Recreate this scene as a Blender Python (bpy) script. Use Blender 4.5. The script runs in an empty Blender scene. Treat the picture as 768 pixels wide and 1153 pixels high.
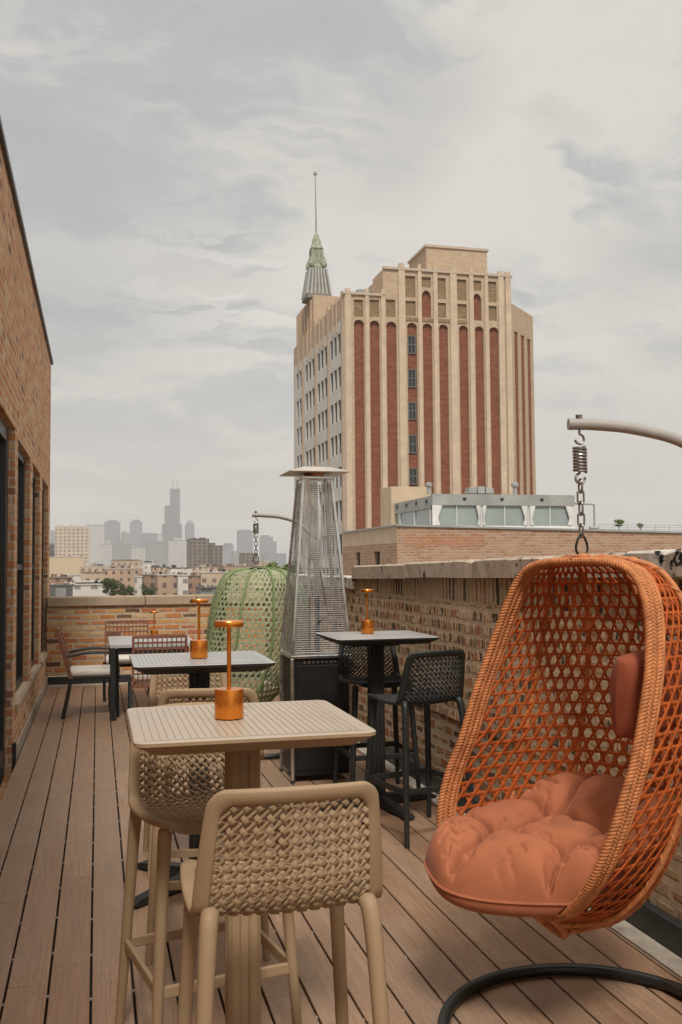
import bpy, math, random
import numpy as np
from mathutils import Vector
R = math.radians
random.seed(7); rng = np.random.default_rng(7)
SC = bpy.context.scene
COL = SC.collection

# ------------------------------------------------------------------ camera numbers (fitted to the perspective of the place)
F_PX, YAW, PITCH, ROLL, EYE = 1094.62, 0.24565, 0.05363, 0.00774, 1.53
IW, IH = 768.0, 1153.0
FWD = np.array([math.sin(YAW)*math.cos(PITCH), math.cos(YAW)*math.cos(PITCH), math.sin(PITCH)])
_r = np.array([math.cos(YAW), -math.sin(YAW), 0.0]); _u = np.cross(_r, FWD)
RGT = math.cos(ROLL)*_r - math.sin(ROLL)*_u
UPV = math.cos(ROLL)*_u + math.sin(ROLL)*_r
EYEP = np.array([0, 0, EYE])
def ray(x, y): return FWD*F_PX + RGT*(x-IW/2) - UPV*(y-IH/2)
def onv(x, y, v): d = ray(x, y); return EYEP + d*(v/d[1])
def onu(x, y, u): d = ray(x, y); return EYEP + d*(u/d[0])

# ------------------------------------------------------------------ node helper
class S:
    def __init__(s, name):
        s.m = bpy.data.materials.new(name); s.m.use_nodes = True
        s.nt = s.m.node_tree; s.nt.nodes.clear()
        s.out = s.nt.nodes.new('ShaderNodeOutputMaterial')
    def n(s, t, **kw):
        x = s.nt.nodes.new(t)
        for k, v in kw.items(): setattr(x, k, v)
        return x
    def put(s, sock, v):
        if v is None: return
        if isinstance(v, bpy.types.NodeSocket): s.nt.links.new(v, sock)
        else:
            if sock.type == 'RGBA' and not isinstance(v, (int, float)) and len(v) == 3: v = (*v, 1)
            sock.default_value = v
    def math(s, op, a, b=None, c=None, clamp=False):
        x = s.n('ShaderNodeMath', operation=op, use_clamp=clamp)
        for i, v in enumerate((a, b, c)): s.put(x.inputs[i], v)
        return x.outputs[0]
    def vec(s, op, a, b=None, sc=None):
        x = s.n('ShaderNodeVectorMath', operation=op)
        s.put(x.inputs[0], a); s.put(x.inputs[1], b)
        if sc is not None: s.put(x.inputs['Scale'], sc)
        return x.outputs[1] if op in ('LENGTH', 'DOT_PRODUCT', 'DISTANCE') else x.outputs[0]
    def coord(s, which='Object'): return s.n('ShaderNodeTexCoord').outputs[which]
    def sep(s, v):
        x = s.n('ShaderNodeSeparateXYZ'); s.put(x.inputs[0], v); return x.outputs
    def comb(s, a=0, b=0, c=0):
        x = s.n('ShaderNodeCombineXYZ')
        for i, v in enumerate((a, b, c)): s.put(x.inputs[i], v)
        return x.outputs[0]
    def noise(s, v, scale=5, detail=4, rough=.55, col=False):
        x = s.n('ShaderNodeTexNoise'); s.put(x.inputs['Vector'], v)
        x.inputs['Scale'].default_value = scale; x.inputs['Detail'].default_value = detail
        x.inputs['Roughness'].default_value = rough
        return x.outputs['Color' if col else 'Fac']
    def white(s, v, col=False):
        x = s.n('ShaderNodeTexWhiteNoise', noise_dimensions='3D'); s.put(x.inputs['Vector'], v)
        return x.outputs['Color' if col else 'Value']
    def ramp(s, f, stops, interp='LINEAR'):
        x = s.n('ShaderNodeValToRGB'); cr = x.color_ramp; cr.interpolation = interp
        while len(cr.elements) < len(stops): cr.elements.new(.5)
        for e, (p, c) in zip(cr.elements, stops):
            e.position = p; e.color = (*c, 1) if not isinstance(c, (int, float)) else (c, c, c, 1)
        s.put(x.inputs[0], f); return x.outputs[0]
    def mix(s, f, a, b, mode='MIX'):
        x = s.n('ShaderNodeMix', data_type='RGBA', blend_type=mode)
        s.put(x.inputs[0], f); s.put(x.inputs[6], a); s.put(x.inputs[7], b); return x.outputs[2]
    def map(s, v, a, b, c=0., d=1.):
        x = s.n('ShaderNodeMapRange'); s.put(x.inputs[0], v)
        for i, k in enumerate((a, b, c, d)): x.inputs[i+1].default_value = k
        return x.outputs[0]
    def bump(s, h, strength=.3, dist=.01, normal=None):
        x = s.n('ShaderNodeBump'); x.inputs['Strength'].default_value = strength
        x.inputs['Distance'].default_value = dist; s.put(x.inputs['Height'], h); s.put(x.inputs['Normal'], normal)
        return x.outputs[0]
    def bsdf(s, col, rough=.6, metal=0, normal=None, spec=None, **kw):
        x = s.n('ShaderNodeBsdfPrincipled'); s.put(x.inputs['Base Color'], col)
        s.put(x.inputs['Roughness'], rough); s.put(x.inputs['Metallic'], metal); s.put(x.inputs['Normal'], normal)
        if spec is not None: s.put(x.inputs['Specular IOR Level'], spec)
        for k, v in kw.items(): s.put(x.inputs[k.replace('_', ' ')], v)
        s.nt.links.new(x.outputs[0], s.out.inputs[0]); return s.m

def plain(name, col, rough=.6, metal=0, var=.12, scale=12, bump=.0, spec=None, bscale=60):
    s = S(name); o = s.coord()
    n = s.noise(o, scale, 5, .6)
    c = s.mix(s.map(n, .3, .7), tuple(k*(1-var) for k in col), tuple(min(1, k*(1+var)) for k in col))
    rr = s.map(n, .3, .7, max(.04, rough-.08), min(1, rough+.08))
    nm = s.bump(s.noise(o, bscale, 4, .6), bump, .004) if bump else None
    return s.bsdf(c, rr, metal, nm, spec)

def brick(name, W, H, mortar_w, palette, mortar, jit=.012, smear=.0, bumpd=.008, var=.35, patch=.5, per=1.0, stain=0.0):
    """palette: list of (share, colour). h runs along x+y so one material turns corners."""
    s = S(name); x, y, z = s.sep(s.coord())
    o = s.coord()
    na = s.sep(s.noise(o, 6/W*.12, 3, .6, col=True)); nb = s.sep(s.noise(o, 30*.1/W, 3, .6, col=True))
    h = s.math('ADD', x, y)
    h = s.math('ADD', h, s.math('MULTIPLY', s.math('SUBTRACT', na[0], .5), jit*2))
    h = s.math('ADD', h, s.math('MULTIPLY', s.math('SUBTRACT', nb[0], .5), jit*1.2))
    zz = s.math('ADD', z, s.math('MULTIPLY', s.math('SUBTRACT', na[1], .5), jit*1.4))
    zz = s.math('ADD', zz, s.math('MULTIPLY', s.math('SUBTRACT', nb[1], .5), jit*1.0))
    zr = s.math('DIVIDE', zz, H); row = s.math('FLOOR', zr)
    off = s.math('ADD', s.math('MULTIPLY', s.math('FLOORED_MODULO', row, 2), .5), s.math('MULTIPLY', s.white(s.comb(row, 3.1, 0)), .3))
    hc = s.math('ADD', s.math('DIVIDE', h, W), off); col = s.math('FLOOR', hc)
    fx = s.math('MULTIPLY', s.math('FRACT', hc), W); fz = s.math('MULTIPLY', s.math('FRACT', zr), H)
    d = s.math('MINIMUM', s.math('MINIMUM', fx, s.math('SUBTRACT', W, fx)), s.math('MINIMUM', fz, s.math('SUBTRACT', H, fz)))
    rnd = s.sep(s.white(s.comb(col, row, 1.7), col=True))
    mw = s.math('ADD', mortar_w/2, s.math('MULTIPLY', s.math('POWER', rnd[1], 2.0), smear))
    mask = s.map(s.math('SUBTRACT', d, mw), 0, .006)
    mask = s.math('MULTIPLY', mask, s.map(s.noise(o, 9, 4, .65), .5-patch*.35, .5-patch*.35+.12))
    stops = []; acc = 0
    for sh, c in palette: stops.append((acc, c)); acc += sh
    bc = s.ramp(rnd[0], stops, 'CONSTANT')
    f = s.noise(o, 38, 5, .7)
    bc = s.mix(s.math('MULTIPLY', s.map(f, .35, .75), var), bc, s.mix(.5, bc, (.02, .015, .012)))
    bc = s.mix(s.math('MULTIPLY', rnd[2], var*.6), bc, s.mix(.5, bc, mortar))
    mc = s.mix(s.map(s.noise(o, 14, 5, .7), .3, .75), tuple(k*.72 for k in mortar), tuple(min(1, k*1.12) for k in mortar))
    c = s.mix(mask, mc, bc)
    if stain:
        c = s.mix(s.math('MULTIPLY', s.map(s.noise(o, 1.1, 4, .6), .5, .72), stain), c, (.10, .075, .05))
    hgt = s.math('ADD', s.math('MULTIPLY', mask, .6), s.math('MULTIPLY', s.noise(o, 55, 5, .7), .5))
    return s.bsdf(c, .92, 0, s.bump(hgt, .8, bumpd), .2)

def facade(name, wall, glass, bw, fh, ww=.6, wh=.6, var=.15):
    """far building: rows of windows set into a plain wall"""
    s = S(name); x, y, z = s.sep(s.coord())
    g = s.n('ShaderNodeNewGeometry'); nz = s.sep(g.outputs['Normal'])[2]
    h = s.math('ADD', x, y)
    a = s.math('DIVIDE', h, bw); b = s.math('DIVIDE', z, fh)
    ma = s.math('LESS_THAN', s.math('ABSOLUTE', s.math('SUBTRACT', s.math('FRACT', a), .5)), ww/2)
    mb = s.math('LESS_THAN', s.math('ABSOLUTE', s.math('SUBTRACT', s.math('FRACT', b), .5)), wh/2)
    m = s.math('MULTIPLY', s.math('MULTIPLY', ma, mb), s.math('LESS_THAN', s.math('ABSOLUTE', nz), .5))
    rnd = s.white(s.comb(s.math('FLOOR', a), s.math('FLOOR', b), 0))
    gc = s.mix(s.math('MULTIPLY', rnd, .6), glass, s.mix(.4, glass, wall))
    n = s.noise(s.coord(), .12, 5, .65)
    wc = s.mix(s.map(n, .3, .7), tuple(k*(1-var) for k in wall), tuple(k*(1+var) for k in wall))
    return s.bsdf(s.mix(m, wc, gc), s.map(m, 0, 1, .85, .3), 0, None, .3)

M = {}
TAN = (.42, .30, .185)
M['tan'] = plain('tan_resin', (.335,.232,.137), .58, 0, .07, 6, .08, .3)
M['tan_top'] = plain('tan_table_resin', (.44, .365, .285), .40, 0, .06, 7, .05, .4)
M['dark'] = plain('charcoal_resin', (.017, .018, .0165), .48, 0, .15, 6, .06, .4)
M['greytop_sky_sheen'] = plain('grey_resin_painted_sky_sheen', (.38, .375, .36), .36, 0, .08, 7, .05, .5)  # dark bar tops: the sky's reflection is put into this pale grey
M['black'] = plain('black_steel', (.013, .014, .013), .38, 0, .2, 9, .03, .5)
M['blackpanel'] = plain('black_sheet_metal', (.008, .008, .0075), .45, 0, .25, 5, .04, .45)
M['steel'] = plain('bare_steel', (.62, .60, .57), .3, 1, .12, 14, .03)
M['steelwire'] = plain('wire_steel', (.42, .41, .39), .38, 1, .1, 20)
M['chrome'] = plain('chain_steel', (.33, .31, .28), .38, 1, .25, 40)
M['arm'] = plain('grey_tube_paint', (.33, .31, .28), .42, 0, .1, 12, .03, .4)
M['brass'] = plain('orange_anodised', (.80, .28, .045), .27, .88, .03, 30)
M['copper'] = plain('burner_copper', (.55, .21, .09), .4, .8, .25, 30)
M['reflector'] = plain('reflector_sheet', (.62, .55, .47), .45, .55, .1, 8)
_s = S('clear_tube'); M['glass_tube'] = _s.bsdf((.95,.96,.95), .03, 0, None, .5, Transmission_Weight=1.0, IOR=1.02)
M['rope'] = plain('orange_rope', (.43, .095, .019), .62, 0, .32, 28, .5, .3, 160)
M['rope_rim'] = plain('orange_rim_rope', (.50, .19, .07), .6, 0, .3, 28, .5, .3, 160)
M['green'] = plain('green_rope', (.33, .355, .215), .6, 0, .35, 40, .4, .3, 160)
M['green_dark'] = plain('green_rib_rope', (.19, .245, .10), .6, 0, .22, 40, .4, .3, 160)
M['wood'] = plain('brown_slat_wood', (.21, .085, .05), .5, 0, .3, 30, .1)
M['cushion_white'] = plain('off_white_canvas', (.66, .61, .54), .9, 0, .08, 25, .2)
M['metal_edge'] = plain('dark_metal_flashing', (.03, .031, .03), .4, .2, .3, 4, .05)
M['strip'] = plain('cement_strip', (.36, .31, .25), .9, 0, .25, 12, .4, .2)
M['frame'] = plain('dark_window_frame', (.022, .024, .024), .4, 0, .2)
M['frame_grey'] = plain('grey_window_frame', (.13,.13,.12), .6, 0, .2)
M['cream'] = plain('cream_stucco', (.52, .40, .27), .85, 0, .12, .8, .1)
M['pavmetal'] = plain('weathered_fascia_metal', (.33, .33, .31), .6, .2, .2, .8)
M['white'] = plain('white_cloth', (.70, .69, .66), .9, 0, .08, 2)
M['buff'] = None
def stone_mat(name, col, dark, thr, scale, blot=.04):
    s = S(name); o = s.coord()
    n = s.noise(o, scale, 6, .7); n2 = s.noise(o, scale*.3, 4, .6); n3 = s.noise(o, 90, 4, .7)
    c = s.mix(s.map(n2, .3, .7), tuple(k*.8 for k in col), tuple(k*1.12 for k in col))
    c = s.mix(s.math('MULTIPLY', s.map(n3, .4, .7), .25), c, tuple(k*.5 for k in col))
    m = s.map(s.math('ADD', n, s.math('MULTIPLY', n2, .35)), thr, thr+blot)
    c = s.mix(m, c, dark)
    return s.bsdf(c, .9, 0, s.bump(s.math('SUBTRACT', s.math('MULTIPLY', n3, .5), m), .6, .006), .2)
M['coping'] = stone_mat('rough_coping_stone', (.54, .44, .345), (.09, .075, .06), .745, 17, .10)
M['coping_pale'] = stone_mat('flaking_painted_coping', (.62, .56, .48), (.022, .022, .020), .735, 13, .02)
M['coping_back'] = stone_mat('clay_coping', (.40, .31, .215), (.10, .07, .05), .92, 9)
# brick kinds
M['brick_left'] = brick('common_brick_left', .205, .072, .011, [(.36, (.54, .25, .115)), (.26, (.58, .31, .15)), (.20, (.47, .19, .085)), (.12, (.60, .40, .235)), (.04, (.28, .12, .07)), (.02, (.15, .08, .055))], (.56, .43, .31), .008, .008, var=.4, patch=.75)
M['brick_back'] = brick('common_brick_back', .215, .075, .012, [(.34, (.50, .20, .07)), (.26, (.54, .30, .125)), (.17, (.43, .13, .055)), (.16, (.56, .38, .20)), (.07, (.13, .06, .04))], (.50, .385, .265), .016, .012, var=.45, patch=.75)
def smeared(name, H, cols, mortar):
    """old common brick whose mortar has been smeared over the faces: only blotches of brick show, row by row"""
    s = S(name); o = s.coord(); x, y, z = s.sep(o); h = s.math('ADD', x, y)
    nz = s.sep(s.noise(o, 5, 3, .6, col=True)); nf = s.sep(s.noise(o, 34, 3, .6, col=True))
    zz = s.math('ADD', z, s.math('ADD', s.math('MULTIPLY', s.math('SUBTRACT', nz[0], .5), .035), s.math('MULTIPLY', s.math('SUBTRACT', nf[0], .5), .034)))
    hh = s.math('ADD', h, s.math('MULTIPLY', s.math('SUBTRACT', nf[1], .5), .035))
    zr = s.math('DIVIDE', zz, H); row = s.math('FLOOR', zr); fz = s.math('FRACT', zr)
    rw = s.white(s.comb(row, 2, 5))
    v = s.comb(s.math('ADD', s.math('MULTIPLY', hh, 15), s.math('MULTIPLY', rw, 90)), s.math('MULTIPLY', row, 3.7), s.math('MULTIPLY', z, 4))
    n = s.noise(v, 1.0, 2, .5)
    v2 = s.comb(s.math('ADD', s.math('MULTIPLY', hh, 9), s.math('MULTIPLY', rw, 50)), s.math('MULTIPLY', row, 9.1), 2.2)
    n2 = s.noise(v2, 1.0, 2, .5)
    hide = s.map(s.noise(o, 3.0, 5, .65), .36, .46)
    face = s.ramp(n2, [(0, cols[0]), (.40, cols[0]), (.42, cols[1]), (.48, cols[2]), (.52, cols[1]), (.56, cols[3]), (.59, cols[0]), (1, cols[4])])
    rm = s.math('MULTIPLY', s.map(fz, .16, .24), s.map(fz, .90, .80))
    bl = s.math('MAXIMUM', s.map(n, .47, .43), s.map(n, .535, .575))
    mask = s.math('MULTIPLY', s.math('MULTIPLY', rm, bl), s.math('ADD', s.math('MULTIPLY', hide, .85), .15))
    fine = s.noise(o, 70, 5, .7)
    mc = s.mix(s.map(s.noise(o, 11, 5, .7), .3, .72), tuple(k*.66 for k in mortar), tuple(k*1.14 for k in mortar))
    mc = s.mix(s.math('MULTIPLY', s.map(fine, .52, .75), .45), mc, tuple(k*.4 for k in mortar))
    soft = s.math('MULTIPLY', s.math('SUBTRACT', 1, rm), .28)
    mc = s.mix(soft, mc, tuple(k*.55 for k in mortar))
    face = s.mix(s.math('MULTIPLY', s.map(fine, .4, .7), .45), face, tuple(k*.8 for k in mortar))
    c = s.mix(mask, mc, face)
    hgt = s.math('ADD', s.math('MULTIPLY', fine, .6), s.math('MULTIPLY', s.math('SUBTRACT', rm, mask), .5))
    return s.bsdf(c, .93, 0, s.bump(hgt, .9, .014), .15)
M['brick_right'] = smeared('mortar_smeared_brick', .083, [(.030,.026,.022), (.34,.095,.042), (.46,.19,.08), (.43,.26,.14), (.20,.10,.055)], (.72, .53, .345))
M['brick_low'] = brick('lower_brown_brick', .17, .078, .014, [(.3, (.40, .20, .09)), (.28, (.44, .16, .065)), (.26, (.48, .32, .175)), (.16, (.14, .08, .05))], (.58, .445, .295), .022, .016, .012, var=.5, patch=.7, stain=.4)
M['soldier'] = brick('rowlock_brick', .066, .19, .016, [(.30, (.06, .048, .036)), (.46, (.46, .33, .21)), (.24, (.36, .16, .08))], (.58, .445, .295), .020, .016, .012, var=.5, patch=.62)
M['tower_buff'] = brick('tower_buff_brick', .7, .25, .03, [(.5, (.50, .375, .265)), (.3, (.53, .405, .29)), (.2, (.46, .34, .235))], (.48, .37, .265), .02, 0, .02, .25, 1.2)
M['tower_pale'] = plain('pale_stone_pilaster', (.52, .405, .295), .85, 0, .14, .6)
M['tower_red'] = brick('tower_red_brick', .7, .25, .03, [(.5, (.225, .080, .047)), (.3, (.26, .10, .058)), (.2, (.19, .064, .04))], (.28, .125, .08), .02, 0, .02, .35, 1.2)
M['tower_olive'] = brick('tower_mixed_panel_brick', .7, .25, .05, [(.5, (.27, .18, .10)), (.3, (.22, .15, .085)), (.2, (.33, .22, .13))], (.30, .22, .14), .02, 0, .02, .45, 1.2)
M['tower_white'] = plain('white_terracotta', (.56, .53, .48), .6, 0, .12, .5)
M['annex_brick'] = brick('annex_pink_brick', .42, .15, .03, [(.4, (.42, .24, .15)), (.3, (.46, .29, .19)), (.3, (.37, .19, .115))], (.44, .33, .24), .03, .03, .02, .5, .8)
M['annex_orange'] = brick('annex_orange_brick', .42, .15, .03, [(.5, (.44, .20, .105)), (.5, (.40, .175, .09))], (.44, .28, .19), .03, .03, .02, .5, .8)
M['verdigris'] = plain('green_copper', (.26, .285, .205), .7, 0, .6, 2.2)
M['spire_roof'] = plain('ribbed_spire_roof', (.19, .17, .145), .75, 0, .35, 1.0)
def glass_mat(name, col, rough=.08, spec=.6):
    s = S(name); n = s.noise(s.coord(), .8, 3)
    return s.bsdf(s.mix(n, col, tuple(k*1.6 for k in col)), rough, 0, None, spec)
M['pane'] = glass_mat('dark_glass', (.015, .018, .02))
M['tower_pane'] = glass_mat('tower_glass', (.030, .034, .036), .55, .12)
M['pav_glass'] = glass_mat('pavilion_glass', (.22, .25, .24), .12, .6)
M['grey_roof'] = plain('grey_roofing', (.30, .28, .26), .9, 0, .2, .2)
def leafmat(name, a, b):
    s = S(name); g = s.n('ShaderNodeNewGeometry')
    c = s.mix(g.outputs['Random Per Island'], a, b)
    return s.bsdf(c, .7, 0, None, .25)
M['leaf'] = leafmat('dark_leaf', (.035, .055, .018), (.085, .115, .035))
M['leaf_pale'] = leafmat('pale_leaf', (.10, .14, .035), (.20, .24, .075))
M['bark'] = plain('bark', (.09, .065, .045), .9)

# deck material: wood-plastic boards with grain, streaks and a tone of their own
def deck_mat():
    s = S('composite_deck_board'); x, y, z = s.sep(s.coord())
    bid = s.math('FLOOR', s.math('DIVIDE', s.math('ADD', x, .014), .1494))
    rnd = s.sep(s.white(s.comb(bid, 0, 0), col=True))
    seg = s.math('FLOOR', s.math('DIVIDE', s.math('ADD', y, s.math('MULTIPLY', rnd[1], 3.6)), 3.66))
    rnd2 = s.white(s.comb(bid, seg, 4))
    v = s.comb(s.math('MULTIPLY', x, 95), s.math('ADD', s.math('MULTIPLY', y, 2.2), s.math('MULTIPLY', rnd2, 40)), 0)
    g = s.noise(v, 1.0, 6, .62)
    v2 = s.comb(s.math('MULTIPLY', x, 300), s.math('MULTIPLY', y, 14), 0); g2 = s.noise(v2, 1, 3, .6)
    big = s.noise(s.comb(s.math('MULTIPLY', x, 3), s.math('MULTIPLY', y, .6), 0), 1, 4, .6)
    c = s.ramp(g, [(.28, (.185, .094, .049)), (.5, (.31, .175, .098)), (.72, (.43, .268, .162))])
    c = s.mix(s.map(rnd2, 0, 1, .0, .85), c, s.mix(.6, c, (.15, .074, .038)))
    c = s.mix(s.math('MULTIPLY', rnd[2], .35), c, s.mix(.5, c, (.40, .31, .23)))
    c = s.mix(s.map(s.noise(s.comb(s.math('MULTIPLY', x, 7), s.math('MULTIPLY', y, 5), 3), 1, 7, .75), .60, .72, 0, .35), c, (.16, .10, .065))
    c = s.mix(s.map(big, .35, .7, 0, .35), c, (.30, .225, .165))
    c = s.mix(s.map(g2, .54, .70, 0, .65), c, (.10, .062, .042))
    dust = s.map(s.noise(s.coord(), 2.3, 6, .7), .52, .75, 0, .22)
    c = s.mix(dust, c, (.36, .30, .24))
    rr = s.map(g, .3, .7, .42, .62)
    return s.bsdf(c, rr, 0, s.bump(s.math('ADD', g, s.math('MULTIPLY', g2, .5)), .35, .0025), .45)
M['deck'] = deck_mat()
M['under'] = plain('dark_underside', (.012, .011, .010), .9)

# ------------------------------------------------------------------ mesh helper
class MB:
    def __init__(s): s.v = []; s.f = []; s.mi = []; s.cur = 0
    def add(s, vs, fs):
        b = len(s.v); s.v.extend([tuple(map(float, q)) for q in vs]); s.f.extend([tuple(b+i for i in f) for f in fs]); s.mi.extend([s.cur]*len(fs)); return b
    def box(s, x0, x1, y0, y1, z0, z1):
        s.add([(x0,y0,z0),(x1,y0,z0),(x1,y1,z0),(x0,y1,z0),(x0,y0,z1),(x1,y0,z1),(x1,y1,z1),(x0,y1,z1)],
              [(0,3,2,1),(4,5,6,7),(0,1,5,4),(1,2,6,5),(2,3,7,6),(3,0,4,7)]); return s
    def bar(s, a, b, w, h, up=(0,0,1)):
        a, b = np.array(a, float), np.array(b, float); t = (b-a)/np.linalg.norm(b-a)
        n = np.cross(t, up); n /= np.linalg.norm(n); m = np.cross(n, t)
        vs = [p + n*sx*w/2 + m*sy*h/2 for p in (a, b) for sx, sy in ((-1,-1),(1,-1),(1,1),(-1,1))]
        s.add(vs, [(3,2,1,0),(4,5,6,7),(0,1,5,4),(1,2,6,5),(2,3,7,6),(3,0,4,7)]); return s
    def tube(s, path, r, seg=8, closed=False, cap=True, squash=None):
        P = np.array(path, float); n = len(P)
        rr = np.full(n, r, float) if np.isscalar(r) else np.array(r, float)
        T = np.empty_like(P)
        if closed: T = np.roll(P, -1, 0) - np.roll(P, 1, 0)
        else:
            T[1:-1] = P[2:]-P[:-2]; T[0] = P[1]-P[0]; T[-1] = P[-1]-P[-2]
        T /= np.linalg.norm(T, axis=1)[:, None]+1e-12
        ref = np.array([0,0,1.]) if abs(T[0][2]) < .9 else np.array([1.,0,0])
        N = np.cross(T[0], ref); N /= np.linalg.norm(N); vs = []
        for i in range(n):
            N = N - T[i]*np.dot(N, T[i]); N /= np.linalg.norm(N)+1e-12; B = np.cross(T[i], N)
            for k in range(seg):
                a = 2*math.pi*k/seg; vs.append(P[i] + rr[i]*(math.cos(a)*N + math.sin(a)*B))
        fs = []
        for i in range(n if closed else n-1):
            j = (i+1) % n
            for k in range(seg):
                l = (k+1) % seg; fs.append((i*seg+k, i*seg+l, j*seg+l, j*seg+k))
        if cap and not closed: fs += [tuple(range(seg))[::-1], tuple((n-1)*seg+k for k in range(seg))]
        s.add(vs, fs); return s
    def ribbon(s, P, N, w, t):
        P = np.array(P, float); N = np.array(N, float); n = len(P)
        if n < 2: return s
        T = np.gradient(P, axis=0); T /= np.linalg.norm(T, axis=1)[:, None]+1e-12
        B = np.cross(T, N); B /= np.linalg.norm(B, axis=1)[:, None]+1e-12
        w = np.broadcast_to(np.asarray(w, float), (n,))[:, None]
        q = [P + B*w/2*a + N*t/2*b for a, b in ((-1,-.55),(-.6,-1),(.6,-1),(1,-.55),(1,.55),(.6,1),(-.6,1),(-1,.55))]
        vs = np.stack(q, 1).reshape(-1, 3); K = 8
        fs = [(i*K+k, i*K+(k+1) % K, (i+1)*K+(k+1) % K, (i+1)*K+k) for i in range(n-1) for k in range(K)]
        fs += [tuple(range(K))[::-1], tuple((n-1)*K+k for k in range(K))]
        s.add(vs, fs); return s
    def lathe(s, prof, c=(0,0,0), seg=32):
        vs = []; fs = []; n = len(prof)
        for r, z in prof:
            for k in range(seg):
                a = 2*math.pi*k/seg; vs.append((c[0]+r*math.cos(a), c[1]+r*math.sin(a), c[2]+z))
        for i in range(n-1):
            for k in range(seg):
                l = (k+1) % seg; fs.append((i*seg+k, i*seg+l, (i+1)*seg+l, (i+1)*seg+k))
        fs += [tuple(range(seg))[::-1], tuple((n-1)*seg+k for k in range(seg))]
        s.add(vs, fs); return s
    def loft(s, rings, closed_ends=True):
        n = len(rings[0]); vs = [p for r in rings for p in r]
        fs = [(i*n+k, i*n+(k+1) % n, (i+1)*n+(k+1) % n, (i+1)*n+k) for i in range(len(rings)-1) for k in range(n)]
        if closed_ends: fs += [tuple(range(n))[::-1], tuple((len(rings)-1)*n+k for k in range(n))]
        s.add(vs, fs); return s
    def grid(s, A):
        n, m = A.shape[:2]
        s.add(A.reshape(-1, 3), [(i*m+j, (i+1)*m+j, (i+1)*m+j+1, i*m+j+1) for i in range(n-1) for j in range(m-1)]); return s
    def prism(s, poly, z0, z1):
        n = len(poly); s.add([(x, y, z0) for x, y in poly]+[(x, y, z1) for x, y in poly],
              [tuple(range(n))[::-1], tuple(range(n, 2*n))]+[(k, (k+1) % n, n+(k+1) % n, n+k) for k in range(n)]); return s
    def build(s, name, mat, parent=None, smooth=False, bevel=0, off=None, angle=40, seg=2):
        me = bpy.data.meshes.new(name)
        v = np.array(s.v, float)
        if off is not None: v = v - np.array(off)
        me.from_pydata(v.tolist(), [], s.f); me.update()
        mats = mat if isinstance(mat, list) else [mat]
        for m in mats: me.materials.append(m)
        if len(mats) > 1: me.polygons.foreach_set('material_index', s.mi)
        if smooth:
            me.shade_smooth(); me.set_sharp_from_angle(angle=R(angle))
        o = bpy.data.objects.new(name, me); COL.objects.link(o)
        if parent is not None: o.parent = parent
        if bevel:
            b = o.modifiers.new('bevel', 'BEVEL'); b.width = bevel; b.segments = seg; b.limit_method = 'ANGLE'; b.angle_limit = R(35)
            b.harden_normals = False
        return o

def tag(o, label=None, cat=None, group=None, kind=None):
    for k, v in (('label', label), ('category', cat), ('group', group), ('kind', kind)):
        if v: o[k] = v
    return o
def thing(name, label, cat, loc=(0,0,0), rz=0, group=None):
    o = bpy.data.objects.new(name, None); COL.objects.link(o); o.empty_display_size = .1
    o.location = loc; o.rotation_euler = (0,0,rz)
    return tag(o, label, cat, group)
def dup(root, loc, rz, label, group=None):
    r = root.copy(); COL.objects.link(r); r.location = loc; r.rotation_euler = (0,0,rz); r['label'] = label
    if group: r['group'] = group
    for ch in list(root.children):
        c = ch.copy(); COL.objects.link(c); c.parent = r
        for g in list(ch.children):
            d = g.copy(); COL.objects.link(d); d.parent = c
    return r
def rrect(hx, hy, r, z, seg=5, cx=0, cy=0):
    pts = []
    for sx, sy, a0 in ((1,1,0),(-1,1,90),(-1,-1,180),(1,-1,270)):
        for k in range(seg+1):
            a = R(a0+90*k/seg); pts.append((cx+sx*(hx-r)+r*math.cos(a), cy+sy*(hy-r)+r*math.sin(a), z))
    return pts
def spline(ctrl, n):
    """Catmull-Rom through control rows"""
    C = np.array(ctrl, float); m = len(C); out = []
    for t in np.linspace(0, m-1, n):
        i = min(int(t), m-2); f = t-i
        p0, p1, p2, p3 = C[max(i-1,0)], C[i], C[i+1], C[min(i+2,m-1)]
        out.append(.5*((2*p1)+(-p0+p2)*f+(2*p0-5*p1+4*p2-p3)*f*f+(-p0+3*p1-3*p2+p3)*f**3))
    return np.array(out)

# ================================================================== SETTING: deck, roof, ground
U0, U1, V1 = -.607, 2.092, 12.98
P = .1494; GAP = .0085
mb = MB()
k0 = math.floor((U0+.014)/P)
k = k0
while True:
    a = -.014+k*P+GAP/2; b = -.014+(k+1)*P-GAP/2
    a = max(a, U0); b = min(b, U1)
    if a >= U1-.01: break
    rr_ = random.Random(k*13+5); y = -2.5; first = True
    while y < V1:
        y2 = min(V1, y + (rr_.uniform(1., 3.6) if first else 4.88)); first = False
        if b-a > .01: mb.box(a, b, y+.0012, y2-.0012, -.024, 0)
        y = y2
    k += 1
deck = mb.build('deck', [M['deck'], M['steel']], bevel=.003); tag(deck, kind='structure')
mb = MB()
k = k0+1
while -.014+k*P < U1:
    u = -.014+k*P
    for j in range(38): 
        v = -2+.405*j+.03*((k*7) % 3)
        mb.box(u-GAP/2-.001, u+GAP/2+.001, v-.006, v+.006, -.015, -.010)
    k += 1
cl = mb.build('deck_clips', M['strip'], deck)
rb = MB().box(-.60, 2.25, -3, 13.2, -.4, -.045).build('roof', M['under']); tag(rb, kind='structure')
ZG = -17.0
g = MB(); GE = 30000
g.add([(-GE,-GE,ZG),(GE,-GE,ZG),(GE,GE,ZG),(-GE,GE,ZG)], [(0,1,2,3)])
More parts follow.
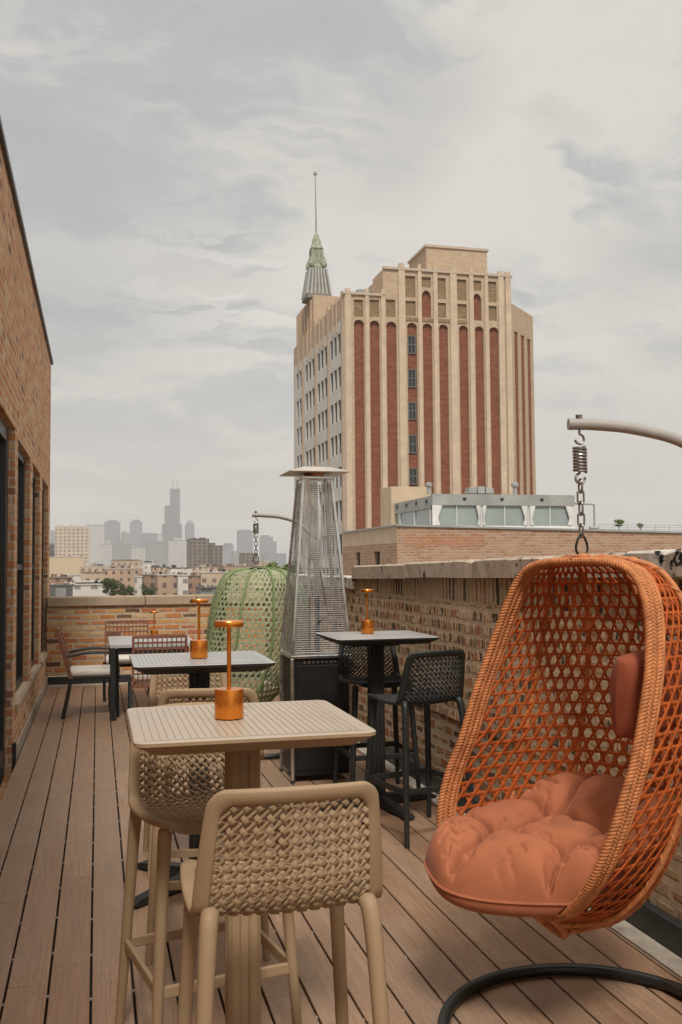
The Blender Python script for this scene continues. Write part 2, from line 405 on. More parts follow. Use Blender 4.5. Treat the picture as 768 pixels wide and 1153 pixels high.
def ground_mat():
    s = S('city_ground'); o = s.coord()
    n = s.noise(o, .012, 6, .65); n2 = s.noise(o, .004, 5, .6)
    c = s.ramp(n, [(.35, (.17, .15, .13)), (.5, (.27, .22, .18)), (.62, (.11, .12, .06)), (.75, (.33, .28, .23))])
    return s.bsdf(s.mix(s.map(n2, .4, .6), c, (.22, .17, .13)), .95)
tag(g.build('ground', ground_mat()), kind='structure')

# ================================================================== LEFT BRICK BUILDING
def wall_sheet(mb, plane, c, h0, h1, z0, z1, ops, depth, flip=False, back=False, archseg=0):
    """sheet at plane ('x' or 'y')=c with openings (a,b,lo,hi[,arch]) cut out and reveals going `depth` along the axis"""
    def pt(h, z, d=0): return (c+d, h, z) if plane == 'x' else (h, c+d, z)
    hs = sorted({h0, h1, *[o[0] for o in ops], *[o[1] for o in ops]}); zs = sorted({z0, z1, *[o[2] for o in ops], *[o[3] for o in ops]})
    for i in range(len(hs)-1):
        for j in range(len(zs)-1):
            hm, zm = (hs[i]+hs[i+1])/2, (zs[j]+zs[j+1])/2
            if any(o[0] < hm < o[1] and o[2] < zm < o[3] for o in ops): continue
            mb.add([pt(hs[i],zs[j]),pt(hs[i+1],zs[j]),pt(hs[i+1],zs[j+1]),pt(hs[i],zs[j+1])], [(0,1,2,3)])
    for o in ops:
        a, b, lo, hi = o[:4]; arch = len(o) > 4 and o[4]
        for q in ([pt(a,lo),pt(a,hi),pt(a,hi,depth),pt(a,lo,depth)], [pt(b,lo),pt(b,hi),pt(b,hi,depth),pt(b,lo,depth)],
                  [pt(a,lo),pt(b,lo),pt(b,lo,depth),pt(a,lo,depth)]): mb.add(q, [(0,1,2,3)])
        if not arch: mb.add([pt(a,hi),pt(b,hi),pt(b,hi,depth),pt(a,hi,depth)], [(0,1,2,3)])
        else:
            m_, r = (a+b)/2, (b-a)/2; rh = arch; N = 8
            ar = [(m_-r*math.cos(math.pi*k/N), hi-rh+rh*math.sin(math.pi*k/N)) for k in range(N+1)]
            for k in range(N):
                p, q = ar[k], ar[k+1]
                mb.add([pt(*p),pt(*q),pt(q[0],hi),pt(p[0],hi)], [(0,1,2,3)])
                mb.add([pt(*p),pt(*q),pt(*q,depth),pt(*p,depth)], [(0,1,2,3)])
UW, VE, ZT = -.635, 13.86, 4.31
L0 = (-.635, 6, 0)
bb = thing('brick_building', 'tall orange brick building with narrow dark windows along the left edge of the deck', 'building', L0)
wins = [(8.32, 9.83), (10.21, 11.48), (11.95, 13.33)]
ops = [(5.2, 8.03, -.4, 2.62)] + [(a, b, .43, 2.58) for a, b in wins]
mb = MB(); wall_sheet(mb, 'x', UW, -4, VE, -.4, ZT, ops, -.05)
mb.add([(UW,VE,-17),(UW,VE,ZT),(-9,VE,ZT),(-9,VE,-17)], [(0,1,2,3)])
mb.add([(UW,13.3,-17),(UW,13.3,-.4),(UW,VE,-.4),(UW,VE,-17)], [(0,1,2,3)])
mb.add([(UW,-4,ZT),(UW,VE,ZT),(-9,VE,ZT),(-9,-4,ZT)], [(0,1,2,3)])
mb.add([(UW,-4,-.4),(UW,-4,ZT),(-9,-4,ZT),(-9,-4,-.4)], [(0,1,2,3)])
mb.build('wall', M['brick_left'], bb, off=L0)
MB().box(-9.02, UW+.03, -4.02, VE+.03, ZT+.002, ZT+.05).build('coping', M['metal_edge'], bb, off=L0, bevel=.006)
d = MB().box(UW-.12, UW-.052, 5.2, 5.32, -.1, 2.62).box(UW-.12, UW-.052, 7.90, 8.03, -.1, 2.62).box(UW-.12, UW-.052, 5.32, 7.90, 2.50, 2.62).box(UW-.12, UW-.052, 5.32, 7.90, -.1, .14).box(UW-.12, UW-.052, 6.58, 6.66, .14, 2.50).build('door', M['frame'], bb, off=L0, bevel=.004)
MB().box(UW-.10, UW-.085, 5.32, 6.58, .14, 2.5).box(UW-.10, UW-.085, 6.66, 7.9, .14, 2.5).build('pane', M['pane'], d, off=L0)
for a, b in wins:
    w = MB().box(UW-.11, UW-.052, a, a+.07, .43, 2.58).box(UW-.11, UW-.052, b-.07, b, .43, 2.58).box(UW-.11, UW-.052, a+.07, b-.07, 2.51, 2.58).box(UW-.11, UW-.052, a+.07, b-.07, .43, .50).box(UW-.10, UW-.058, a+.07, b-.07, 1.50, 1.55).build('window', M['frame'], bb, off=L0, bevel=.004)
    MB().box(UW-.095, UW-.08, a+.07, b-.07, .5, 1.5).box(UW-.095, UW-.08, a+.07, b-.07, 1.55, 2.51).build('pane', M['pane'], w, off=L0)
    MB().box(UW-.048, UW+.028, a-.05, b+.05, .375, .428).build('sill', M['coping_back'], w, off=L0, bevel=.006)
MB().box(UW+.001, UW+.018, 8.10, 13.2, -.03, .10).build('skirting', M['strip'], bb, off=L0, bevel=.003)
mb = MB().box(UW+.002, UW+.03, 8.03, 8.09, -.03, .16); mb.build('flashing', M['metal_edge'], bb, off=L0, bevel=.004)

# ================================================================== BACK PARAPET
VB = 13.22; L0 = (.8, VB, 0)
bp = thing('parapet_wall', 'low orange brick parapet across the far end of the deck under a flat clay coping', 'wall', L0)
mb = MB(); mb.box(UW+.004, 2.24, VB, VB+.30, .11, 1.005).build('wall', M['brick_back'], bp, off=L0)
mb = MB(); xs = [UW+.004, -.1, .62, 1.3, 1.9, 2.24]
for i in range(len(xs)-1): mb.box(xs[i]+.003, xs[i+1]-.003, VB-.04, VB+.34, 1.006, 1.128)
mb.build('coping', M['coping_back'], bp, off=L0, bevel=.012)
MB().box(UW+.02, 2.17, VB-.045, VB-.003, -.02, .105).build('flashing', M['metal_edge'], bp, off=L0, bevel=.008)
MB().box(UW+.03, 2.10, V1+.005, VB-.05, -.03, .004).build('cement_strip', M['strip'], bp, off=L0)

# ================================================================== RIGHT PARAPET
L0 = (2.4, 5, 0)
rp = thing('parapet_wall', 'weathered brick parapet smeared with mortar along the right side, behind the orange swing', 'wall', L0)
UR = 2.25
zt = lambda v: 1.577 - .0118*max(0, v-3.4)
zb = lambda v: 1.467 - .0130*max(0, v-3.4)
VR = 8.5
MB().box(UR+.006, UR+.32, -2, VR, -.03, .52).build('lower_wall', M['brick_low'], rp, off=L0)
mb = MB()
for a, b in ((-2, 3.4), (3.4, VR)):
    mb.add([(UR,a,.521),(UR,b,.521),(UR+.3,b,.521),(UR+.3,a,.521),(UR,a,zb(a)-.165),(UR,b,zb(b)-.165),(UR+.3,b,zb(b)-.165),(UR+.3,a,zb(a)-.165)],
       [(0,3,2,1),(4,5,6,7),(0,1,5,4),(1,2,6,5),(2,3,7,6),(3,0,4,7)])
mb.build('wall', M['brick_right'], rp, off=L0)
mb = MB()
for a, b in ((-2, 3.4), (3.4, VR)):
    mb.add([(UR+.012,a,zb(a)-.166),(UR+.012,b,zb(b)-.166),(UR+.3,b,zb(b)-.166),(UR+.3,a,zb(a)-.166),(UR+.012,a,zb(a)),(UR+.012,b,zb(b)),(UR+.3,b,zb(b)),(UR+.3,a,zb(a))],
       [(0,3,2,1),(4,5,6,7),(0,1,5,4),(1,2,6,5),(2,3,7,6),(3,0,4,7)])
so = mb.build('soldier_course', M['soldier'], rp, off=(L0[0], L0[1], zb(5)-.168+L0[2]*0)); so.location = (0, 0, zb(5)-.168)
def coping_piece(a, b, mat, zoff=0, over=.035):
    mb = MB(); N = max(2, int((b-a)/.09)); rows = []
    for i in range(N+1):
        v = a+(b-a)*i/N; e = lambda: rng.normal(0, .0012)
        chip = .012*(rng.random() < .12)
        rows.append([(UR-over+e()+chip, v, zb(v)+.002+zoff), (UR-over+e()+chip, v, zt(v)-.012+zoff+e()-chip), (UR-over+.014+chip, v, zt(v)+zoff+e()*.6-chip), (UR+.33, v, zt(v)+.012+zoff), (UR+.33, v, zb(v)+.002+zoff)])
    mb.loft([[*r] for r in rows]); return mb.build('coping_stone', mat, rp, off=L0)
coping_piece(-2, 2.2, M['coping_pale']); coping_piece(2.206, 3.78, M['coping_pale'], .004)
coping_piece(3.786, 5.03, M['coping']); coping_piece(5.036, 6.9, M['coping'], .002); coping_piece(6.905, VR, M['coping'], -.004)
MB().box(UR-.012, UR-.001, -2, 3.75, 1.385, 1.415).build('ledge', M['coping_pale'], rp, off=L0, bevel=.004)
MB().box(UR-.055, UR-.002, -2, VR+4.6, -.03, .115).build('flashing', M['metal_edge'], rp, off=L0, bevel=.01)
MB().box(U1+.005, UR-.058, -2, VR+4.4, -.03, .003).build('cement_strip', M['strip'], rp, off=L0)
MB().box(UR+.02, UR+.31, VR+.003, 13.55, -.03, 1.30).build('far_wall', M['brick_right'], rp, off=L0)
MB().box(UR-.02, UR+.33, VR+.003, 13.56, 1.301, 1.41).build('coping_stone', M['coping_pale'], rp, off=L0, bevel=.01)

# ================================================================== TABLES
def bar_table(name, label, loc, frame, top, base_rz, half=.325):
    t = thing(name, label, 'table', (*loc, 0), 0, 'bar tables')
    z = 1.08
    mb = MB(); mb.loft([rrect(half-.05, half-.05, .03, z-.045), rrect(half-.012, half-.012, .035, z-.022), rrect(half, half, .035, z-.014), rrect(half, half, .035, z-.005), rrect(half-.003, half-.003, .034, z-.0025)])
    tt = mb.build('tabletop', top, t, smooth=True, angle=30)
    tt.data.materials.append(frame)
    for p in tt.data.polygons:
        if p.center.z < z-.006: p.material_index = 1
    mb = MB(); n = 30; e = half-.030; w = 2*e/n
    for i in range(n): mb.box(-e+i*w+.0008, -e+(i+1)*w-.0008, -e, e, z-.0024, z-.0006)
    mb.build('slats', top, tt, bevel=.0006, seg=1)
    mb = MB()
    prof = []
    q = .047
    base = [(-q,-q+.012),(-q+.012,-q),(-.016,-q),(-.010,-q+.007),(.010,-q+.007),(.016,-q),(q-.012,-q),(q,-q+.012),(q,-.016),(q-.007,-.010),(q-.007,.010),(q,.016),(q,q-.012),(q-.012,q),(.016,q),(.010,q-.007),(-.010,q-.007),(-.016,q),(-q+.012,q),(-q,q-.012),(-q,.016),(-q+.007,.010),(-q+.007,-.010),(-q,-.016)]
    mb.prism(base, .05, z-.046); mb.build('stem', frame, t, smooth=True, angle=30)
    mb = MB().box(-.16, .16, -.012, .012, z-.075, z-.048).box(-.012, .012, -.16, -.0125, z-.075, z-.048).box(-.012, .012, .0125, .16, z-.075, z-.048)
    mb.build('top_bracket', frame, t)
    for k in range(4):
        a = base_rz+k*math.pi/2; c, s_ = math.cos(a), math.sin(a)
        mb = MB(); mb.loft([[(c*x-s_*y, s_*x+c*y, zz) for y, zz in ((-.03,.012),(.03,.012),(.028,hh),(-.028,hh))] for x, hh in ((.03,.075),(.2,.06),(.40,.035),(.43,.022))])
        mb.lathe([(.014,0),(.018,.012)], (c*.40, s_*.40, 0), 12)
        mb.build('foot', frame, t, smooth=True, angle=30)
    return t
bar_table('bar_table', 'tan square bar table nearest the camera, tan slatted top on a tan stem', (.417, 2.88), M['tan'], M['tan_top'], R(45))
bar_table('bar_table', 'grey-topped square bar table with charcoal edge behind the tan table', (.485, 4.80), M['dark'], M['greytop_sky_sheen'], R(40))
bar_table('bar_table', 'charcoal square bar table beside the right parapet in front of the patio heater', (1.73, 6.02), M['dark'], M['greytop_sky_sheen'], R(-78))

# ================================================================== TABLE LAMPS
def lamp_():
    t = thing('table_lamp', '', 'lamp', (0,0,0), 0, 'orange table lamps')
    MB().lathe([(.036,0),(.0415,.002),(.0425,.006),(.0425,.082),(.041,.086),(.012,.087)], seg=40).build('base', M['brass'], t, smooth=True, angle=35)
    MB().tube([(0,0,.086),(0,0,.270)], .0062, 16).build('pole', M['brass'], t, smooth=True)
    MB().lathe([(.012,.266),(.042,.267),(.0435,.270),(.0435,.281),(.041,.285),(.005,.286)], seg=40).build('shade', M['brass'], t, smooth=True, angle=35)
    return t
lamp = lamp_()
lamp['label'] = 'orange metal table lamp standing on the tan bar table, largest of the lamps'; lamp.location = (.378, 2.878, 1.0812)
dup(lamp, (.481, 4.778, 1.0812), .4, 'orange metal table lamp standing on the grey-topped bar table')
dup(lamp, (1.70, 6.10, 1.0812), .8, 'orange metal table lamp standing on the charcoal bar table by the parapet')

# ================================================================== BAR STOOLS
prof = spline([(.238,.728,.205),(.225,.748,.214),(.12,.742,.223),(0,.734,.226),(-.10,.738,.224),(-.165,.765,.22),(-.200,.83,.215),(-.225,.92,.206),(-.245,1.0,.196),(-.262,1.05,.187)], 91)
_arc = np.concatenate([[0], np.cumsum(np.linalg.norm(np.diff(prof[:, :2], axis=0), axis=1))]); LARC = _arc[-1]
def shell(q, l):
    """q lateral -1..1, l metres along the profile -> point"""
    q = np.asarray(q, float); l = np.asarray(l, float)
    y = np.interp(l, _arc, prof[:, 0]); z = np.interp(l, _arc, prof[:, 1]); h = np.interp(l, _arc, prof[:, 2])
    k = np.clip((l-.30)/.22, 0, 1); k = k*k*(3-2*k)
    y = y + k*.052*q*q; z = z + (1-k)*.020*q*q - k*.008*q*q
    return np.stack([h*q, y, z], -1)
def shell_n(q, l):
    e = 1e-3; a = shell(np.asarray(q)+e, l)-shell(np.asarray(q)-e, l); b = shell(q, np.asarray(l)+e)-shell(q, np.asarray(l)-e)
    n = np.cross(a, b); return n/(np.linalg.norm(n, axis=-1)[..., None]+1e-12)
HWM = .215
def rr2d(hx, l0, l1, r_top, r_bot, n=10):
    pts = []
    for sx, sl, a0, r in ((1,1,0,r_top),(-1,1,90,r_top),(-1,-1,180,r_bot),(1,-1,270,r_bot)):
        for k in range(n+1):
            a = R(a0+90*k/n); cx = sx*(hx-r); cl = (l1-r) if sl > 0 else (l0+r)
            pts.append((cx+r*math.cos(a), cl+r*math.sin(a)))
    # resample straight parts
    out = []
    for i, p in enumerate(pts):
        q = pts[(i+1) % len(pts)]; d = math.dist(p, q); m = max(1, int(d/.025))
        for k in range(m): out.append((p[0]+(q[0]-p[0])*k/m, p[1]+(q[1]-p[1])*k/m))
    return np.array(out)
def stool_parts(mat):
    out = rr2d(HWM, 0, LARC, .040, .075)
    cen = np.array([0, LARC/2])
    inn = np.stack([out[:, 0]*(1-.036/HWM), (out[:, 1]-cen[1])*(1-.036/(LARC/2))+cen[1]], 1)
    mb = MB()
    def ring(t, off):
        p = out*(1-t)+inn*t; q = p[:, 0]/HWM
        return shell(q, p[:, 1]) + shell_n(q, p[:, 1])*off
    T = .0085
    rings = [ring(.0, -T*.5), ring(.0, T*.5), ring(.12, T), ring(.88, T), ring(1, T*.5), ring(1, -T*.5), ring(.88, -T), ring(.12, -T)]
    n = len(out); vs = np.concatenate(rings); K = len(rings)
    mb.add(vs, [(r*n+k, r*n+(k+1) % n, ((r+1) % K)*n+(k+1) % n, ((r+1) % K)*n+k) for r in range(K) for k in range(n)])
    frame = mb
    # woven lattice: two diagonal families over and under each other
    mb = MB(); sx, sl = .0300, .0285; hx = HWM-.034; l0, l1 = .036, LARC-.036
    for fam in (1, -1):
        c = -60
        for c in range(-40, 60):
            # x = sx*(c/..)+..., line x/sx*1 + fam*l/sl = c
            ls = np.arange(l0, l1, .0036)
            xs = sx*(c - fam*ls/sl) if fam > 0 else sx*(c + ls/sl - 20)
            ok = np.abs(xs) < hx
            if ok.sum() < 4: continue
            ls, xs = ls[ok], xs[ok]
            other = (xs/sx - ls/sl) if fam > 0 else (xs/sx + ls/sl)
            ph = np.cos(math.pi*other + (math.pi if (c % 2) else 0))
            q = xs/HWM; N = shell_n(q, ls)
            wv = np.clip(ph*1.5, -1, 1) if fam > 0 else ph*0
            Pp = shell(q, ls) + N*(.0056*wv)[:, None]
            mb.ribbon(Pp, N, .0116 if fam > 0 else .0066, .0036 if fam > 0 else .0060)
    return frame, mb
def leg_path(sx, front):
    y0, y1 = (.185, .238) if front else (-.168, -.238)
    x0, x1 = .186*sx, .226*sx
    z0 = .735 if front else .775
    if front: pts = [(.180*sx, .178, .738), (.187*sx, .186, .68), (x0*.4+x1*.6, y0*.45+y1*.55, .30), (x1, y1, 0)]
    else: pts = [(.178*sx, -.140, .760), (.188*sx, -.172, .70), (x0*.4+x1*.6, y0*.45+y1*.55, .30), (x1, y1, 0)]
    return spline(pts, 22)
def at_z(path, z):
    i = np.argmin(np.abs(path[:, 2]-z)); a = path[max(i-1,0)]; b = path[min(i+1,len(path)-1)]
    f = (z-a[2])/(b[2]-a[2]+1e-9); return a+(b-a)*f
def make_stool(name, mat, label, group):
    t = thing(name, label, 'bar stool', (0,0,0), 0, group)
    fr, la = stool_parts(mat)
    fr.build('seat_frame', mat, t, smooth=True, angle=50)
    la.build('seat_lattice', mat, t, smooth=True, angle=24)
    legs = {}
    for sx in (-1, 1):
        for front in (True, False):
            p = leg_path(sx, front); legs[sx, front] = p
            zt_ = p[0][2]; r = np.interp(p[:, 2], [0, .3, .6, zt_-.09, zt_], [.0140, .0175, .0192, .0205, .0215])
            mb = MB(); mb.tube(p, r, 12); mb.build('leg', mat, t, smooth=True, angle=60)
    mb = MB(); zr = .285
    C = {k: at_z(p, zr) for k, p in legs.items()}
    for a, b in (((-1,True),(1,True)), ((-1,False),(1,False)), ((-1,True),(-1,False)), ((1,True),(1,False))):
        mb.bar(C[a], C[b], .016, .034)
    mb.build('footrest', mat, t, bevel=.004)
    return t
G1, G2 = 'tan woven bar stools', 'charcoal woven bar stools'
st = make_stool('bar_stool', M['tan'], 'tan bar stool in the foreground with its woven back turned to the camera', G1)
st.location = (.426, 2.35, 0)
dup(st, (.345, 3.20, 0), R(-169), 'tan bar stool facing the camera, pushed under the far side of the tan table')
dup(st, (.46, 4.09, 0), R(-9), 'tan bar stool with its back to the camera just behind the tan table')
dup(st, (.485, 5.17, 0), R(180), 'tan bar stool facing the camera, tucked behind the grey-topped bar table')
sk = make_stool('bar_stool', M['dark'], 'charcoal bar stool seen side-on between the charcoal table and the orange swing', G2)
sk.location = (1.79, 5.37, 0); sk.rotation_euler = (0,0,R(14))
dup(sk, (1.81, 6.32, 0), R(180), 'charcoal bar stool facing the camera behind the charcoal table')

# ================================================================== HANGING EGG CHAIRS
EGG = spline([(1.535,.03,.03,.02),(1.528,.150,.035,-.07),(1.493,.235,.04,-.17),(1.40,.290,.06,-.24),(1.25,.328,.095,-.295),(1.10,.350,.14,-.32),(.94,.36,.185,-.325),(.76,.365,.235,-.335),(.62,.34,.255,-.32),(.52,.285,.245,-.28),(.455,.215,.22,-.20),(.42,.12,.18,-.09),(.405,.03,.15,.02)], 121)
_ea = np.concatenate([[0], np.cumsum(np.sqrt(np.diff(EGG[:,0])**2+np.diff((EGG[:,2]+EGG[:,3])/2)**2+np.diff(EGG[:,1])**2*.5))]); ELEN = _ea[-1]
def egg(phi, s):
    """phi -pi/2..pi/2 across (0 = back), s metres down the shell -> local (side, forward, up)"""
    phi = np.asarray(phi, float); s = np.asarray(s, float)
    z, w, f, b = (np.interp(s, _ea, EGG[:, i]) for i in range(4))
    c, sn = np.cos(phi), np.sin(phi)
    x = w*sn*(1+.34*c*c) - np.interp(z, [.34,.5,.62,.76,.94,1.2,1.4,1.53], [.12,.105,.075,.045,.005,-.02,-.03,-.02])
    y = f + (b-f)*np.power(np.clip(c, 0, 1), .9)
    return np.stack([x, y, z - .105*c*np.clip((.64-z)/.2, 0, 1)], -1)
def egg_n(phi, s):
    e = 2e-3; phi = np.clip(phi, -1.55, 1.55); s = np.clip(s, .004, ELEN-.004)
    a = egg(phi+e, s)-egg(phi-e, s); b = egg(phi, s+e)-egg(phi, s-e)
    n = np.cross(a, b); return n/(np.linalg.norm(n, axis=-1)[..., None]+1e-12)
def weave(edge, wtop, wbot, thick):
    mb = MB(); AX = .50; HX = AX*math.pi/2; step = .012; r3 = math.sqrt(3)
    def strand(X, Y, lift):
        ok = (np.abs(X) <= HX-.002) & (Y >= .015) & (Y <= ELEN-.02)
        if ok.sum() < 4: return
        X, Y = X[ok], Y[ok]; ph = X/AX; N = egg_n(ph, Y)
        mb.ribbon(egg(ph, Y)+N*lift, N, np.interp(Y/ELEN, [0, .45, .8, 1], [wtop, wtop*1.08, wbot, wbot]), thick)
    k = 0
    while k*r3*edge < ELEN:
        X = np.arange(-HX, HX, step); strand(X, np.full_like(X, k*r3*edge), 0); k += 1
    Y = np.arange(0, ELEN, step)
    for m in range(-80, 81):
        strand(2*m*edge + Y/r3, Y, thick*.55); strand((2*m+1)*edge - Y/r3, Y, -thick*.55)
    return mb
def rope_around(path, r_off, r, turns, phase=0, n_per=1):
    """a strand wound helically round a path (list of points)"""
    P = np.array(path); T = np.gradient(P, axis=0); T /= np.linalg.norm(T, axis=1)[:, None]
    N = np.cross(T, [0.3, .2, 1.]); N /= np.linalg.norm(N, axis=1)[:, None]; B = np.cross(T, N)
    a = np.linspace(0, turns*2*math.pi, len(P))+phase
    return P + r_off*(np.cos(a)[:, None]*N + np.sin(a)[:, None]*B)
def rim_path(n, inset=0, s_in=0.0):
    s = np.linspace(.004, ELEN-.004, n)
    right = egg(np.full(n, math.pi/2-inset), s); left = egg(np.full(n, -math.pi/2+inset), s)
    return np.concatenate([left, right[::-1]])
def resample(P, n, closed=True):
    Q = np.vstack([P, P[:1]]) if closed else P
    for _ in range(3):
        if closed:
            Q = Q[:-1]; Q = (np.roll(Q,1,0)+2*Q+np.roll(Q,-1,0))/4; Q = np.vstack([Q, Q[:1]])
    d = np.concatenate([[0], np.cumsum(np.linalg.norm(np.diff(Q, axis=0), axis=1))]); t = np.linspace(0, d[-1], n)
    return np.stack([np.interp(t, d, Q[:, i]) for i in range(3)], 1)
def make_egg(name, label, loc, rz, mat, rimmat, edge, scale=1, fine=True, fat=1.0):
    t = thing(name, label, 'swing chair', loc, rz, 'hanging egg chairs'); t.scale = (scale,)*3
    weave(edge, .0084*fat, .0125*fat, .0046).build('basket_weave', mat, t, smooth=True, angle=50)
    mb = MB()
    base = resample(rim_path(160), 1000)
    fwd = np.array([0, 1., 0])
    for off, rad, dirn in ((-.021, .017, 1), (.002, .017, -1), (.025, .017, 1)):
        c = base + fwd*off
        cen = c.mean(0); 
        for ph in (0, 2*math.pi/3, 4*math.pi/3):
            mb.tube(rope_around(c, .0070, 0, dirn*96, ph)[:-1], .0062, 6, closed=False)
    mb.tube(base+fwd*(-.042), .007, 8)
    mb.build('rim', rimmat, t, smooth=True, angle=70)
    for ph in (-1.05, -.55, 0.0, .55, 1.05):
        s = np.linspace(.02, ELEN-.02, 90); p = egg(np.full(90, ph), s); N = egg_n(np.full(90, ph), s)
        sg = 1 if np.dot(N[45], p[45]-np.array([0,-.05,.9])) > 0 else -1
        mb = MB(); q = p + N*sg*.010
        mb.tube(q, .0105, 8)
        if fine: mb.tube(rope_around(q, .0095, 0, 70, 0), .0048, 5)
        mb.build('rib', rimmat, t, smooth=True, angle=70)
    # lower hoop carrying the ribs
    s0 = np.interp(.40, EGG[::-1, 0], _ea[::-1]); ph = np.linspace(-1.57, 1.57, 80); p = egg(ph, np.full(80, s0)); N = egg_n(ph, np.full(80, s0))
    mb = MB(); cen = p.mean(0); dr = p-cen; dr /= np.linalg.norm(dr, axis=1)[:, None]
    q = p+dr*.018; mb.tube(q, .015, 10); mb.tube(rope_around(q, .012, 0, 60, 0), .007, 6)
    mb.build('hoop', rimmat, t, smooth=True, angle=70)
    mb = MB().lathe([(.012,1.535),(.05,1.538),(.052,1.548),(.03,1.556),(.010,1.560)] if not fine else [(.010,1.535),(.030,1.540),(.030,1.552),(.012,1.560)], seg=20)
    mb.build('hanger_cap', M['black'] if not fine else rimmat, t, smooth=True)
    return t
RZ_EGG = math.atan2(.887, -.46)  # placeholder, replaced below
a_ = 55
nx = -math.sin(R(a_))*RGT - math.cos(R(a_))*np.array([math.sin(YAW), math.cos(YAW), 0]); RZ_EGG = math.atan2(-nx[0], nx[1])
# local +Y (forward) -> world (nx); local +X must be viewer's right seen from the front, so side axis is mirrored in data
HO = (1.566, 2.95, 0); HG = (1.30, 8.15, 0)
EGG_MIRROR = -1
_egg0 = egg
def egg(phi, s):
    p = _egg0(phi, s).copy(); p[..., 0] *= EGG_MIRROR; return p
oe = make_egg('egg_chair', 'orange woven rope egg chair hanging at the right, open side toward the camera', HO, RZ_EGG, M['rope'], M['rope_rim'], .0258)
EGG_MIRROR = 1
ge = make_egg('egg_chair', 'green woven rope egg chair hanging behind the patio heater', HG, R(-35), M['green'], M['green_dark'], .0245, .97, False, 1.42); ge.scale = (1.17, 1.02, .97)

def chain_(loc, label, zt_, zb_):
    t = thing('hanging_chain', label, 'chain', loc, 0, 'chains holding the egg chairs')
    zs = zt_-.055
    hk = [(0,0,zt_+.005),(0,0,zt_-.012)]+[(.016*math.sin(a), 0, zt_-.030+.016*math.cos(a)) for a in np.linspace(.2, 4.6, 14)]
    MB().tube(hk, .0042, 8).build('hook', M['chrome'], t, smooth=True)
    h = np.linspace(0, 1, 130); mb = MB()
    mb.tube([(.020*math.cos(a*2*math.pi*8), .020*math.sin(a*2*math.pi*8), zs-a*.085) for a in h], .0050, 7)
    mb.build('spring', M['chrome'], t, smooth=True)
    z2 = zs-.085
    MB().tube([(.0,0,z2+.01)]+[(.017*math.sin(a), 0, z2-.022+.017*math.cos(a)) for a in np.linspace(-.2, -5.0, 14)], .0045, 8).build('hook', M['chrome'], t, smooth=True)
    z = z2-.028; L = .046; i = 0
    while z-L > zb_+.055:
        mb = MB(); pts = []
        for a in np.linspace(0, 2*math.pi, 24, endpoint=False):
            x = .0115*math.cos(a); zz = (L/2-.0115)*(1 if math.sin(a) >= 0 else -1) + .0115*math.sin(a)
            pts.append((x if i % 2 else 0, 0 if i % 2 else x, z-L/2+zz+.004))
        mb.tube(pts, .0036, 7, closed=True); mb.build('link', M['chrome'], t, smooth=True)
        z -= L-.0085; i += 1
    pts = []
    Lz = (z-zb_)
    for a in np.linspace(0, 2*math.pi, 32, endpoint=False):
        zz = z-Lz/2 + Lz/2*math.sin(a); pts.append((.022*math.cos(a)*(1-.35*math.sin(a)), .004*math.cos(a), zz+.006))
    MB().tube(pts, .0042, 8, closed=True).build('carabiner', M['black'], t, smooth=True)
    return t
chain_((HO[0], HO[1], 0), 'steel chain and spring holding up the orange egg chair', 1.972, 1.548)
chain_((HG[0], HG[1], 0), 'steel chain and spring holding up the green egg chair', 1.935, 1.535)

def stand_(label, hook, ringc, armpts, r=.485):
    t = thing('swing_stand', label, 'swing stand', (ringc[0], ringc[1], 0), 0, 'stands of the egg chairs')
    pts = [(r*math.cos(a), r*math.sin(a), .024) for a in np.linspace(0, 2*math.pi, 72, endpoint=False)]
    MB().tube(pts, .021, 12, closed=True).build('base_ring', M['black'], t, smooth=True)
    A = spline([(x-ringc[0], y-ringc[1], z) for x, y, z in armpts], 60)
    j = next(i for i, p in enumerate(A) if p[2] < 1.35)
    MB().tube(A[:j+1], .0195, 14).build('arm', M['arm'], t, smooth=True, angle=60)
    MB().tube(A[j:], .021, 14).build('post', M['black'], t, smooth=True, angle=60)
    MB().tube([(0,0,-.012),(0,0,.012),(0,0,.013)], [.009,.012,.004], 10).build('bolt', M['chrome'], t).location = (hook[0]-ringc[0], hook[1]-ringc[1], hook[2]+.022)
    px, py = A[-1][0], A[-1][1]; ln = math.hypot(px, py); ex, ey = px/ln, py/ln
    qa = .80
    for sgn in (1, -1):
        a0 = math.atan2(py, px)+sgn*qa
        MB().bar((px, py, .055), (r*math.cos(a0), r*math.sin(a0), .028), .028, .028).build('brace', M['black'], t, bevel=.004)
    return t
stand_('black ring stand with a grey curved arm holding the orange egg chair', (1.566, 2.95, 1.99), (1.56, 2.915),
       [(1.530,2.958,1.993),(1.62,2.938,1.991),(1.75,2.905,1.975),(1.90,2.865,1.93),(2.0,2.835,1.84),(2.055,2.815,1.68),(2.065,2.81,1.4),(2.05,2.81,.8),(2.032,2.808,.3),(2.03,2.808,.03)])
stand_('black ring stand with a grey curved arm holding the green egg chair', (1.30, 8.15, 1.95), (1.32, 8.13),
       [(1.27,8.16,1.953),(1.36,8.14,1.95),(1.50,8.10,1.935),(1.63,8.06,1.89),(1.73,8.04,1.80),(1.785,8.03,1.66),(1.80,8.03,1.4),(1.80,8.03,.8),(1.79,8.03,.3),(1.79,8.03,.03)])

